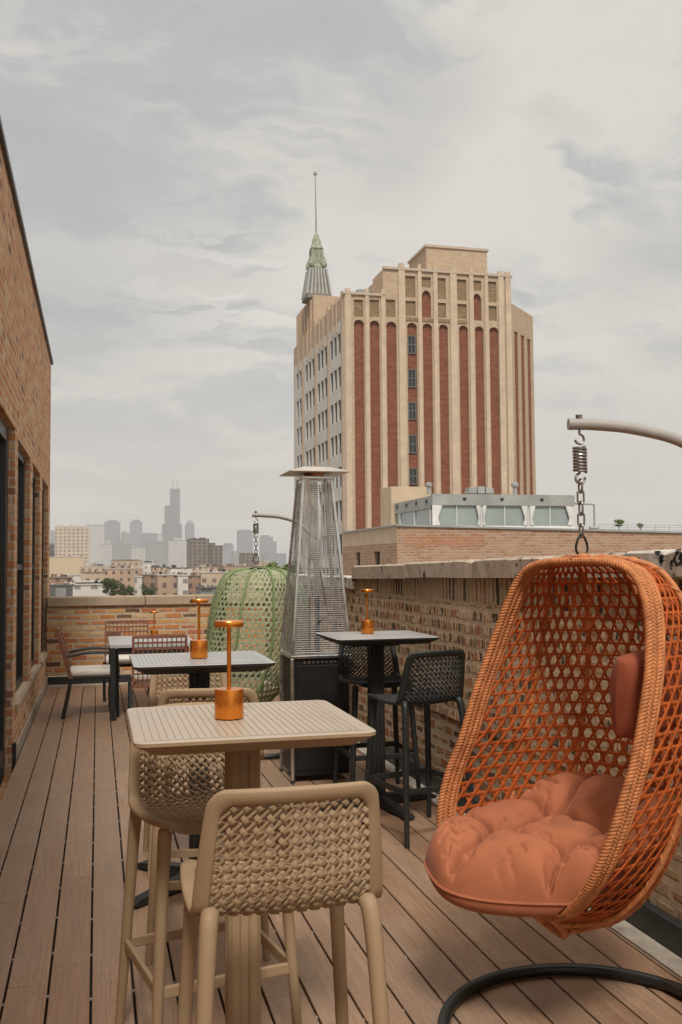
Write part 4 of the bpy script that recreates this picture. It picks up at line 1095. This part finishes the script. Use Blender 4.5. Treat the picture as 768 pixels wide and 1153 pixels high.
mb = MB(); mb.add([(ua-.08,YA-.10,zA),(ub,YA-.10,zr_),(ub,YA+.25,zr_),(ua-.08,YA+.25,zA),(ua-.08,YA-.10,zA+.10),(ub,YA-.10,zr_+.10),(ub,YA+.25,zr_+.10),(ua-.08,YA+.25,zA+.10)], [(0,3,2,1),(4,5,6,7),(0,1,5,4),(1,2,6,5),(2,3,7,6),(3,0,4,7)])
mb.box(ua-.08, ua+.25, YA+.26, YA2, zA+.003, zA+.10)
mb.build('coping', M['pavmetal'], an, off=L0)
# pavilion
YP = YA+2; p0 = float(onv(487,556,YP)[0]); p1 = float(onv(647,556,YP)[0])
zf0 = float(onv(540,569,YP)[2]); zf1 = float(onv(540,556.5,YP)[2]); YP2 = float(onu(433,572,p0)[1])
L1 = (p0+3, YP+3, zA)
zbase = zA-.1
mb = MB().box(p0, p1, YP, YP+.35, zf0, zf1); mb.box(p0, p0+.35, YP+.36, YP2, zf0-.15, zf1-.1); mb.box(p0+.36, p1, YP+.36, YP2, zf1-.12, zf1-.02)
mb.build('pavilion_roof', M['pavmetal'], an, off=L0)
mb = MB()
for px in (523, 565, 610): x = float(onv(px,562,YP)[0]); mb.box(x-.09, x+.09, YP-.06, YP-.003, zf1-.32, zf1-.2)
for k in range(5): y = YP+1+k*(YP2-YP-2)/4; mb.box(p0-.05, p0-.003, y-.12, y+.12, zf1-.45, zf1-.25)
mb.build('bolt_plates', M['frame'], an, off=L0)
edges = [487, 543, 586, 600, 613, 640, 647]
gl = MB()
gl.box(p0+.12, p1-.05, YP+.14, YP+.18, zbase, zf0-.002); gl.box(p0+.1, p0+.14, YP+.6, YP2-.1, zbase, zf0-.16)
gl.build('pavilion_glass', M['pav_glass'], an, off=L0)
def mull(*b): MB().box(*b).build('mullion', M['white'], an, off=L0)
for px in (541, 543, 594, 596, 645):
    x = float(onv(px,580,YP)[0]); mull(x-.04, x+.04, YP+.065, YP+.13, zbase, zf0-.003)
for px in (515, 569, 620): x = float(onv(px,580,YP)[0]); mull(x-.02, x+.02, YP+.07, YP+.13, zbase, zf0-.003)
for k in range(4): y = YP+.5+k*(YP2-YP-.8)/3; mull(p0+.02, p0+.09, y-.05, y+.05, zbase, zf0-.16)
MB().box(p0-.02, p0+.32, YP-.02, YP+.045, zbase, zf0-.004).build('corner_column', M['white'], an, off=L0)
MB().box(p0+.33, p1, YP+.03, YP+.06, zbase, zbase+.22).build('sill', M['white'], an, off=L0)
def curtain(px0, px1, lean):
    x0, x1 = float(onv(px0,580,YP)[0]), float(onv(px1,580,YP)[0]); mb = MB(); N = 14; A = np.zeros((N, 9, 3))
    for i in range(N):
        for j in range(9):
            f = i/(N-1); g_ = j/8; wd = (x1-x0)*(.45+.55*abs(g_-.35)/.65)
            base_ = x0 if lean < 0 else x1-wd
            A[i, j] = (base_+f*wd, YP-.02+.03*math.sin(f*22), zbase+.25+(zf0-zbase-.26)*g_)
    mb.grid(A); mb.build('curtain', M['white'], an, smooth=True, off=L0)
curtain(489.5, 498, -1); curtain(536, 541, 1); curtain(543.5, 548, -1); curtain(587, 594, 1); curtain(596.5, 603, -1); curtain(637, 644, 1)
# stair house
YS = YA+9; s0, s1 = float(onv(440.5,570,YS)[0]), float(onv(486,570,YS)[0]); zs_ = float(onv(465,548,YS)[2])
MB().box(s0, s1, YS, YA2-.1 if YA2-.1 > YS+1 else YS+3, zbase, zs_).build('stair_house', M['cream'], an, off=L0)
# pipe frame and rail, on the annex roof
YR_ = YA+3
def pipe(px, py): return onv(px, py, YR_)
tag(MB().tube([pipe(648,567), pipe(669,568), pipe(669.5,594)], .06, 8).tube([pipe(664,594.3),pipe(674,594.3)], .09, 8).build('pipe_frame', M['pavmetal'], smooth=True), 'bent grey pipe rising from the annex roof right of the glazed pavilion', 'pipe')
mb = MB(); a, b = onv(674,590.5,YA+1), onv(800,592,YA+1)
for k in range(3): mb.tube([a-np.array([0,0,.13*k]), b-np.array([0,0,.13*k])], .012, 5)
for k in range(9): q = a+(b-a)*k/8; mb.tube([q, q-np.array([0,0,.42])], .015, 5)
tag(mb.build('roof_railing', M['pavmetal']), 'thin wire railing along the annex roof edge at the far right', 'railing')
def tree(label, loc, h, rad, mat, n, group=None, leaf=.3, name='tree', flat=.8, cat='tree'):
    t = thing(name, label, cat, loc, 0, group); rs = np.random.default_rng(abs(hash(label)) % 1000 if False else int(sum(map(ord, label))))
    mb = MB(); mb.tube([(0,0,0),(.05*rad,0,h*.4),(0,.05*rad,h*.75)], [rad*.10, rad*.07, rad*.03], 8)
    cl = []
    for k in range(16):
        a = rs.uniform(0, 2*math.pi); rr_ = rad*math.sqrt(rs.uniform(0, 1))*.8; z = h-rad*flat+rs.uniform(-.65, .8)*rad*flat*(1-.35*(rr_/rad))
        c = np.array([rr_*math.cos(a), rr_*math.sin(a), z]); cl.append((c, rad*rs.uniform(.22, .42)))
        if k < 9: mb.tube([(0,0,h*.45), c*.6+np.array([0,0,h*.2]), c], [rad*.045, rad*.025, rad*.01], 6)
    mb.build('trunk', M['bark'], t, smooth=True)
    mb = MB()
    for _ in range(n):
        c, r_ = cl[rs.integers(len(cl))]; d = rs.normal(size=3); d /= np.linalg.norm(d); p = c+d*r_*rs.uniform(.35, 1.08)*np.array([1,1,flat])
        a = rs.normal(size=3); a /= np.linalg.norm(a); b = np.cross(a, rs.normal(size=3)); b /= np.linalg.norm(b)+1e-9; l = leaf*rs.uniform(.6, 1.3)
        mb.add([p-a*l, p+b*l*.45, p+a*l, p-b*l*.45], [(0,1,2,3)])
    mb.build('crown', mat, t); return t
for px, r_, lab in ((697, .55, 'small round shrub in a pot on the annex roof, larger of the two'), (721, .30, 'tiny shrub on the annex roof near the right edge, smaller of the two')):
    q = onv(px, 599, YA+1.5); tree(lab, (q[0], q[1], q[2]-.15), .35+r_, r_*.55, M['leaf_pale'], 400, 'shrubs on the annex roof', .07, 'shrub', .8, 'shrub')
def vent(px, py0, py1, r_, lab):
    q = onv(px, py0, YP+3); z1 = float(onv(px, py1, YP+3)[2])
    tag(MB().lathe([(r_*.6,0),(r_*.6,(z1-q[2])*.6),(r_,(z1-q[2])*.65),(r_,(z1-q[2])*.9),(r_*.3,z1-q[2])], (0,0,0), 12).build('roof_vent', M['pavmetal'], smooth=True, angle=30), lab, 'vent', 'vents on the pavilion roof').location = q
vent(580, 557, 543, .22, 'slim round vent on the right part of the pavilion roof'); vent(483, 556, 543, .2, 'small pale vent at the left corner of the pavilion roof')
q = onv(540, 556, YP+2)
mb = MB().box(-.75, -.28, -.3, .3, 0, .34).box(-.22, .22, -.3, .3, 0, .40).box(.28, .75, -.3, .3, 0, .32).tube([(-.9,0,.05),(.9,0,.05)], .05, 6)
o = mb.build('roof_unit', M['pavmetal'], bevel=.03); o.location = q; tag(o, 'grey air-handling unit in the middle of the pavilion roof', 'roof unit')

# ================================================================== CITY
def fm(name, *a, **k):
    if name not in M: M[name] = facade(name, *a, **k)
    return M[name]
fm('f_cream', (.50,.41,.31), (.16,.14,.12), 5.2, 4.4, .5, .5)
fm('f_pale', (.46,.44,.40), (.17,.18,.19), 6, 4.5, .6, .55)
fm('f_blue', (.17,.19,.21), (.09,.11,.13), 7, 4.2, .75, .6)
fm('f_dark', (.060,.063,.067), (.028,.03,.033), 8, 5, .7, .5)
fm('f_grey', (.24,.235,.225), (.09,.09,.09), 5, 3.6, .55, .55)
fm('f_brown', (.20,.165,.13), (.05,.05,.05), 4.2, 3.4, .55, .6)
fm('f_brick', (.30,.19,.13), (.07,.06,.055), 3.4, 3.3, .38, .5)
fm('f_orange', (.40,.28,.195), (.08,.06,.05), 3.6, 3.4, .35, .5)
fm('f_tan', (.45,.35,.25), (.12,.10,.08), 4, 3.6, .4, .45)
fm('f_white', (.58,.54,.48), (.2,.19,.18), 4.2, 3.8, .4, .4)
M['roof_pale'] = plain('pale_flat_roof', (.50,.46,.41), .9, 0, .15, .05)
M['roof_dark'] = plain('dark_flat_roof', (.09,.085,.08), .9, 0, .25, .05)
M['roof_brown'] = plain('brown_flat_roof', (.25,.19,.14), .9, 0, .25, .05)
def block(name, label, cat, x0, x1, ytop, Y, depth, wall, group, roof='roof_pale', extras=(), para=True, zbot=None):
    """a city building as wide as the pixels x0..x1 span at distance Y, its roof seen at ytop"""
    a, b = onv(x0, ytop, Y), onv(x1, ytop, Y); z1 = float((a[2]+b[2])/2); u0, u1 = float(a[0]), float(b[0])
    zb_ = ZG if zbot is None else zbot
    cx, cy = (u0+u1)/2, Y+depth/2; t = thing(name, label, cat, (cx, cy, zb_), 0, group)
    w = (u1-u0)/2; h = z1-zb_
    MB().box(-w, w, -depth/2, depth/2, 0, h).build('wall', M[wall], t)
    if para:
        e = max(.25, w*.012)
        mb = MB(); mb.box(-w-e, w+e, -depth/2-e, depth/2+e, h+.02, h+max(.4, h*.018)); mb.build('roof', M[roof], t)
    px = 1.0/(F_PX/math.hypot(cx, cy))
    if 'house' in name or name in ('warehouse','garage'):
        rq = random.Random(label); extras = list(extras)+[('box', f0, f0+rq.uniform(.03,.10), rq.uniform(1.2,3.2), rq.choice(['f_brick','roof_dark','roof_pale','f_tan','f_white'])) for f0 in [rq.uniform(.02,.9) for _ in range(4)]]
    for ex in extras:
        kind, f0, f1, hp = ex[:4]; mat = M[ex[4]] if len(ex) > 4 else M[wall]
        if kind == 'box': MB().box(-w+2*w*f0, -w+2*w*f1, -depth*.3, depth*.3, h+max(.4, h*.018)+.02, h+max(.4, h*.018)+hp*px).build('roof_block', mat, t)
        if kind == 'mast': MB().tube([(-w+2*w*f0,0,h),(-w+2*w*f0,0,h+hp*px)], [f1*px, f1*px*.5], 6).build('mast', mat, t)
        if kind == 'dome': MB().lathe([(w*.98,0),(w*.95,hp*px*.4),(w*.7,hp*px*.8),(w*.3,hp*px),(.01,hp*px*1.03)], (0,0,h+.05), 16).build('dome', mat, t, smooth=True)
    return t
GS = 'skyscrapers on the skyline'
# the tallest, stepped black tower
Yk = 5300; t = thing('skyscraper', 'tallest dark stepped skyscraper on the skyline with two white antennas', 'skyscraper', (0,0,0), 0, GS)
a = onv(193.5, 640, Yk); t.location = (a[0], Yk, ZG); pxm = math.hypot(a[0], Yk)/F_PX
zz = lambda py: float(onv(193.5, py, Yk)[2])-ZG
def bx(p0, p1, y0, y1, top): 
    MB().box((p0-193.5)*pxm, (p1-193.5)*pxm, y0, y1, 0, zz(top)).build('tube_block', M['f_dark'], t)
bx(183.2, 204.5, 0, 60, 590); bx(187, 203, 62, 125, 568.5); bx(191.2, 201.6, -2-40, -2, 551)
bx(183.6, 187.5, -40, -2, 605)
for p in (194.0, 199.0): MB().tube([((p-193.5)*pxm, -20, zz(551)), ((p-193.5)*pxm, -20, zz(540))], [4.5, 2.5], 6).build('antenna', M['pavmetal'], t)
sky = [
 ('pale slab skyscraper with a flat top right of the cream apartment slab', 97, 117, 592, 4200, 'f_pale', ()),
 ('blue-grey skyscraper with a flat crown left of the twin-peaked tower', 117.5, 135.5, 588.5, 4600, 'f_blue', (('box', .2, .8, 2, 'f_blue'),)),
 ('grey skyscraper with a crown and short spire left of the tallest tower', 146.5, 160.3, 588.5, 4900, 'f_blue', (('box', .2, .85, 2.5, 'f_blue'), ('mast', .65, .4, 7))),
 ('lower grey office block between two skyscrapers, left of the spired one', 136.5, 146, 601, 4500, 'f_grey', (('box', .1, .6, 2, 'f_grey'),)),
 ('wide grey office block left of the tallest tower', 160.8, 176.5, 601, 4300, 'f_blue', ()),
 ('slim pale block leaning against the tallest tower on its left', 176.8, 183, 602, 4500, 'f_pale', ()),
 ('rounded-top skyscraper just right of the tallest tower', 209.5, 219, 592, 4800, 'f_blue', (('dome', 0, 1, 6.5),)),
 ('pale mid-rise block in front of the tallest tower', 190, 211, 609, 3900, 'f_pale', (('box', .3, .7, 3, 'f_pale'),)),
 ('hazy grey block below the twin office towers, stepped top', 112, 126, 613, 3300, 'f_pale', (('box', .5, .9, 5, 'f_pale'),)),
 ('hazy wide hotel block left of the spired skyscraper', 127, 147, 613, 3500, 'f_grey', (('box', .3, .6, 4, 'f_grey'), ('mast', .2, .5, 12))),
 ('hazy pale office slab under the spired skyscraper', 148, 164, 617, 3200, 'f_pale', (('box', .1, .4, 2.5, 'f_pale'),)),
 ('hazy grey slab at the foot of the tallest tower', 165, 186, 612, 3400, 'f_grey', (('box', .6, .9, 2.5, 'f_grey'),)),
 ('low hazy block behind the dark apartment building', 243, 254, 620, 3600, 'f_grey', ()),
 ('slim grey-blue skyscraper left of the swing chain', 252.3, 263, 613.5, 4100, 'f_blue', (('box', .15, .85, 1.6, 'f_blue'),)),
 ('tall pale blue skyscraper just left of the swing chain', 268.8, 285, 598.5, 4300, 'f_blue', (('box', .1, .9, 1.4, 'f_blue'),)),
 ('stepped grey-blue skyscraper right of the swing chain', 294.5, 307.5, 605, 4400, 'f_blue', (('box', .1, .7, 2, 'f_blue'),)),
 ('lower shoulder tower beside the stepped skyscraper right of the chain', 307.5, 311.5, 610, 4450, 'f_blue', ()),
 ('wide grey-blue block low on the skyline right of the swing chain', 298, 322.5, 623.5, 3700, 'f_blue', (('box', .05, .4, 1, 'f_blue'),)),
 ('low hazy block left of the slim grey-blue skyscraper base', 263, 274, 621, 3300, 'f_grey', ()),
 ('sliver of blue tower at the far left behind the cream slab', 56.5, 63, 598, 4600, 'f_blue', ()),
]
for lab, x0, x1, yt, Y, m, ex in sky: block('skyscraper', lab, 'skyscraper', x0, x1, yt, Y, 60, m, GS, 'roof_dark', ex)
GM = 'buildings beyond the parapet'
mid_ = [
 ('apartment_building', 'large cream apartment slab with rows of windows at the left of the skyline', 62, 100.5, 593.5, 1250, 40, 'f_cream', 'roof_pale', (('box', .05, .2, 1.5), ('box', .4, .7, 1.2))),
 ('apartment_building', 'dark grey-brown apartment block with a window grid below the rounded skyscraper', 213.5, 235.5, 607.5, 900, 30, 'f_brown', 'roof_dark', (('box', .2, .4, 1.2), ('box', .6, .85, 1.5))),
 ('apartment_building', 'lower grey wing stepping down right of the dark apartment block', 236, 250.5, 615, 905, 30, 'f_brown', 'roof_dark', (('box', .1, .5, 3),)),
 ('warehouse', 'windowless pale beige block under the cream apartment slab', 54, 95, 627.5, 800, 30, 'cream', 'roof_pale', ()),
 ('water_tank_house', 'small dark roof house at the far left by the brick wall', 54, 60.5, 614, 950, 12, 'roof_dark', 'roof_dark', ()),
 ('apartment_building', 'pinkish low-rise with a row of windows under the hotel block', 126, 160, 631.5, 700, 25, 'f_tan', 'roof_brown', (('box', .1, .9, 1, 'roof_brown'),)),
 ('brick_house', 'pale low-rise right of the pinkish row of windows', 160, 176, 634, 720, 25, 'f_white', 'roof_pale', (('box', .2, .7, 1.5, 'roof_dark'),)),
 ('brick_house', 'brick flat building with dark cornice below the wide grey office block', 172, 192, 639, 620, 20, 'f_tan', 'roof_dark', (('box', .0, .35, 2, 'roof_dark'),)),
 ('brick_house', 'orange brick facade with tall openings right of the trees', 177.5, 200, 648, 330, 16, 'f_orange', 'roof_pale', (('box', .0, .10, 6, 'f_orange'), ('box', .5, .60, 5, 'f_orange'))),
 ('brick_house', 'white rendered house front right of the orange brick facade', 200.5, 212, 648.5, 325, 14, 'f_white', 'roof_pale', (('box', .2, .4, 3, 'f_brick'),)),
 ('brick_house', 'narrow red brick house beside the white house front', 212.5, 226, 649, 335, 14, 'f_brick', 'roof_brown', (('box', .6, .8, 3, 'f_brick'),)),
 ('brick_house', 'long tan brick building left of the green egg chair', 226.5, 262, 645, 380, 18, 'f_tan', 'roof_pale', (('box', .3, .4, 3, 'f_brick'),)),
 ('brick_house', 'low dark-roofed house just left of the green egg chair', 226, 252, 663, 250, 12, 'f_grey', 'roof_dark', ()),
 ('brick_house', 'orange brick block behind the top of the green egg chair', 252, 296, 638, 520, 25, 'f_orange', 'roof_brown', (('box', .15, .3, 2.5, 'f_brick'),)),
 ('apartment_building', 'brownish mid-rise left of the swing chain base', 273, 290, 623, 1000, 25, 'f_brown', 'roof_brown', ()),
 ('brick_house', 'pale brick block right of the swing chain base', 290, 312, 634, 700, 22, 'f_tan', 'roof_pale', ()),
 ('brick_house', 'brown brick house with a dark gable roof next to the left brick wall', 54, 80, 651, 300, 16, 'f_brick', 'roof_brown', (('box', .1, .3, 3, 'f_brick'), ('box', .6, .8, 2, 'roof_dark'))),
 ('garage', 'grey fenced roof terrace beside the left brick wall', 56, 81, 660.5, 230, 10, 'f_grey', 'roof_dark', ()),
 ('warehouse', 'low white roof with a dark stripe left of the trees', 82, 124, 659, 260, 14, 'f_white', 'roof_pale', (('box', .05, .9, 1.3, 'roof_dark'), ('box', .1, .8, 2.6, 'roof_pale'))),
 ('brick_house', 'white house gable above the low white roof', 80, 91, 648, 340, 10, 'f_white', 'roof_pale', ()),
 ('brick_house', 'tan brick house behind the low white roof', 91, 118, 645, 420, 16, 'f_tan', 'roof_brown', (('box', .3, .4, 2.5, 'f_brick'),)),
 ('brick_house', 'long pinkish brick terrace behind the trees', 118, 160, 640.5, 480, 16, 'f_orange', 'roof_pale', (('box', .2, .3, 2, 'f_brick'), ('box', .6, .7, 2.4, 'f_brick'))),
 ('brick_house', 'white-trimmed house front between the two trees and the orange facade', 152, 160, 650, 345, 10, 'f_white', 'roof_pale', ()),
 ('brick_house', 'small red brick house behind the second tree', 160.5, 177, 648, 350, 12, 'f_brick', 'roof_brown', (('box', .7, .85, 3, 'f_brick'),)),
 ('warehouse', 'flat beige roof strip below the cream apartment slab', 90, 128, 638, 600, 20, 'f_tan', 'roof_pale', (('box', .5, .7, 2, 'roof_dark'),)),
 ('brick_house', 'low grey-roofed house below the dark apartment block', 192, 216, 640, 560, 18, 'f_white', 'roof_dark', (('box', .1, .3, 3, 'roof_dark'), ('box', .6, .7, 2))),
 ('brick_house', 'tan flat-roofed house below the lower grey wing', 216, 252, 638.5, 640, 18, 'f_tan', 'roof_brown', (('box', .3, .5, 1.5, 'roof_pale'),)),
]
for nm, lab, x0, x1, yt, Y, dp, m, rf, ex in mid_: block(nm, lab, 'house' if 'house' in nm else 'building', x0, x1, yt, Y, dp, m, GM, rf, ex)
def city_tree(lab, px, pyt, Y, wpx, mat, n, g='trees beyond the parapet'):
    a = onv(px, pyt, Y); r_ = wpx/2*math.hypot(a[0], Y)/F_PX; h = float(a[2]-ZG); tree(lab, (a[0], Y, ZG), h, r_, mat, n, g, r_*.085)
city_tree('larger bushy dark green tree beyond the parapet, left of centre', 128, 650, 240, 27, M['leaf'], 2600)
city_tree('lower dark green tree beside the larger one beyond the parapet', 146, 659, 245, 19, M['leaf'], 1700)
city_tree('small round dark green tree by the orange brick facade', 168, 658, 248, 19, M['leaf'], 1700)
city_tree('pale green tree rising behind the green egg chair', 316, 630, 110, 60, M['leaf_pale'], 3200)

# ================================================================== HAZE, SKY, SUN, CAMERA
hz = MB().box(-7000, 7000, -300, 9000, ZG-1, 700).build('haze', None); tag(hz, kind='stuff')
hm = bpy.data.materials.new('city_haze'); hm.use_nodes = True; nt = hm.node_tree; nt.nodes.clear()
ho = nt.nodes.new('ShaderNodeOutputMaterial'); pv = nt.nodes.new('ShaderNodeVolumePrincipled')
pv.inputs['Color'].default_value = (.93, .94, .96, 1); pv.inputs['Density'].default_value = 1.55e-4; pv.inputs['Anisotropy'].default_value = .2
nt.links.new(pv.outputs[0], ho.inputs['Volume']); hz.data.materials.clear(); hz.data.materials.append(hm)

SUN = np.array([-.14, -.80, 1.0]); SUN /= np.linalg.norm(SUN)
sl = bpy.data.lights.new('sun', 'SUN'); sl.energy = 2.0; sl.angle = R(11); sl.color = (1, .955, .89)
so = bpy.data.objects.new('sun', sl); COL.objects.link(so); so.rotation_euler = Vector(-SUN).to_track_quat('-Z', 'Y').to_euler(); so.location = (0,0,50)

w = bpy.data.worlds.new('World'); SC.world = w; w.use_nodes = True
class W(S):
    def __init__(s, nt): s.nt = nt
nt = w.node_tree; nt.nodes.clear(); s = W(nt)
out = s.n('ShaderNodeOutputWorld'); bg = s.n('ShaderNodeBackground'); bg.inputs[1].default_value = .1
skyt = s.n('ShaderNodeTexSky', sky_type='NISHITA', sun_disc=False); skyt.sun_elevation = math.asin(SUN[2]); skyt.sun_rotation = math.atan2(SUN[0], SUN[1])
skyt.air_density = 1.5; skyt.dust_density = 3
d = s.coord('Generated'); x, y, z = s.sep(d)
zc_ = s.math('MAXIMUM', z, 0.0); den = s.math('ADD', zc_, .22)
# turn so that the noise is laid out along the street direction
p = s.comb(s.math('DIVIDE', x, den), s.math('DIVIDE', y, den), 0)
warp = s.vec('SCALE', s.vec('SUBTRACT', s.noise(p, 2.0, 4, .6, col=True), (.5,.5,.5)), None, .55)
pw = s.vec('ADD', p, warp)
pst = s.vec('MULTIPLY', pw, (.75, 1.5, 1))
n1 = s.noise(pst, 1.55, 8, .60); n2 = s.noise(s.vec('ADD', pst, (4.2, 1.3, 0)), 3.6, 6, .6)
cl = s.math('ADD', s.math('MULTIPLY', n1, .72), s.math('MULTIPLY', n2, .28))
# a heavier grey bank toward the left, brighter thin cloud to the right
az = s.math('ARCTAN2', x, y)
bank = s.map(az, -.15, .48, .060, -.045)
n4 = s.noise(s.vec('MULTIPLY', pw, (2.2, 6.0, 1)), 1.3, 6, .6)
cl = s.math('ADD', cl, bank)
cl = s.math('ADD', cl, s.math('MULTIPLY', s.map(n4, .56, .68), .055))
cloud = s.ramp(cl, [(.40, (.640,.596,.532)), (.47, (.615,.576,.516)), (.495, (.525,.511,.480)), (.535, (.415,.416,.410)), (.66, (.340,.347,.353))])
def toward(px_, py_): v_ = ray(px_, py_); return tuple(v_/np.linalg.norm(v_))
def blob(px_, py_, r0, r1): return s.map(s.math('ADD', s.vec('DISTANCE', s.vec('MULTIPLY', s.vec('ADD', d, s.vec('SCALE', warp, None, .22)), (1, 1, 1.6)), tuple(q*k for q, k in zip(toward(px_, py_), (1, 1, 1.6)))), s.math('MULTIPLY', s.math('SUBTRACT', n2, .5), .12)), r0, r1, 1, 0)
brk = s.math('MULTIPLY', blob(230, 325, .03, .15), s.map(s.noise(s.vec('MULTIPLY', pw, (1.6, 3.0, 1)), 3.2, 8, .66), .47, .525))
cloud = s.mix(s.math('MULTIPLY', brk, .95), cloud, (.715,.672,.612))
for bx_, by_, a_, b_, k_ in ((60, 340, .04, .20, .55), (470, 115, .0, .10, .5), (420, 200, .0, .09, .45), (745, 290, .0, .10, .7), (740, 405, .0, .06, .75), (640, 140, .0, .04, .4), (690, 540, .02, .16, .5), (90, 170, .05, .26, .35)):
    cloud = s.mix(s.math('MULTIPLY', blob(bx_, by_, a_, b_), k_), cloud, (.350,.357,.361))
hor = s.map(z, 0.0, .22, 1, 0)
cloud = s.mix(s.math('MULTIPLY', hor, .75), cloud, (.540,.518,.480))
gain = s.map(z, .52, .90, 1.0, 2.1)
cloud = s.vec('SCALE', cloud, None, s.math('MULTIPLY', gain, 7.8))
colr = s.mix(.93, skyt.outputs[0], cloud)
nt.links.new(colr, bg.inputs[0]); nt.links.new(bg.outputs[0], out.inputs[0])

cd = bpy.data.cameras.new('camera'); cam = bpy.data.objects.new('camera', cd); COL.objects.link(cam); SC.camera = cam
cd.sensor_fit = 'VERTICAL'; cd.sensor_height = 36; cd.lens = 36*F_PX/IH; cd.clip_start = .05; cd.clip_end = 60000
from mathutils import Matrix
cam.matrix_world = Matrix(((RGT[0],UPV[0],-FWD[0],0),(RGT[1],UPV[1],-FWD[1],0),(RGT[2],UPV[2],-FWD[2],EYE),(0,0,0,1)))

vs = SC.view_settings; vs.view_transform = 'Standard'; vs.look = 'None'; vs.gamma = 1; vs.exposure = .58; vs.use_curve_mapping = False
SC.display_settings.display_device = 'sRGB'
cy = SC.cycles; cy.use_denoising = True; cy.sample_clamp_indirect = 6; cy.max_bounces = 8; cy.diffuse_bounces = 4; cy.glossy_bounces = 3; cy.volume_bounces = 1; cy.transparent_max_bounces = 6
cy.use_adaptive_sampling = True
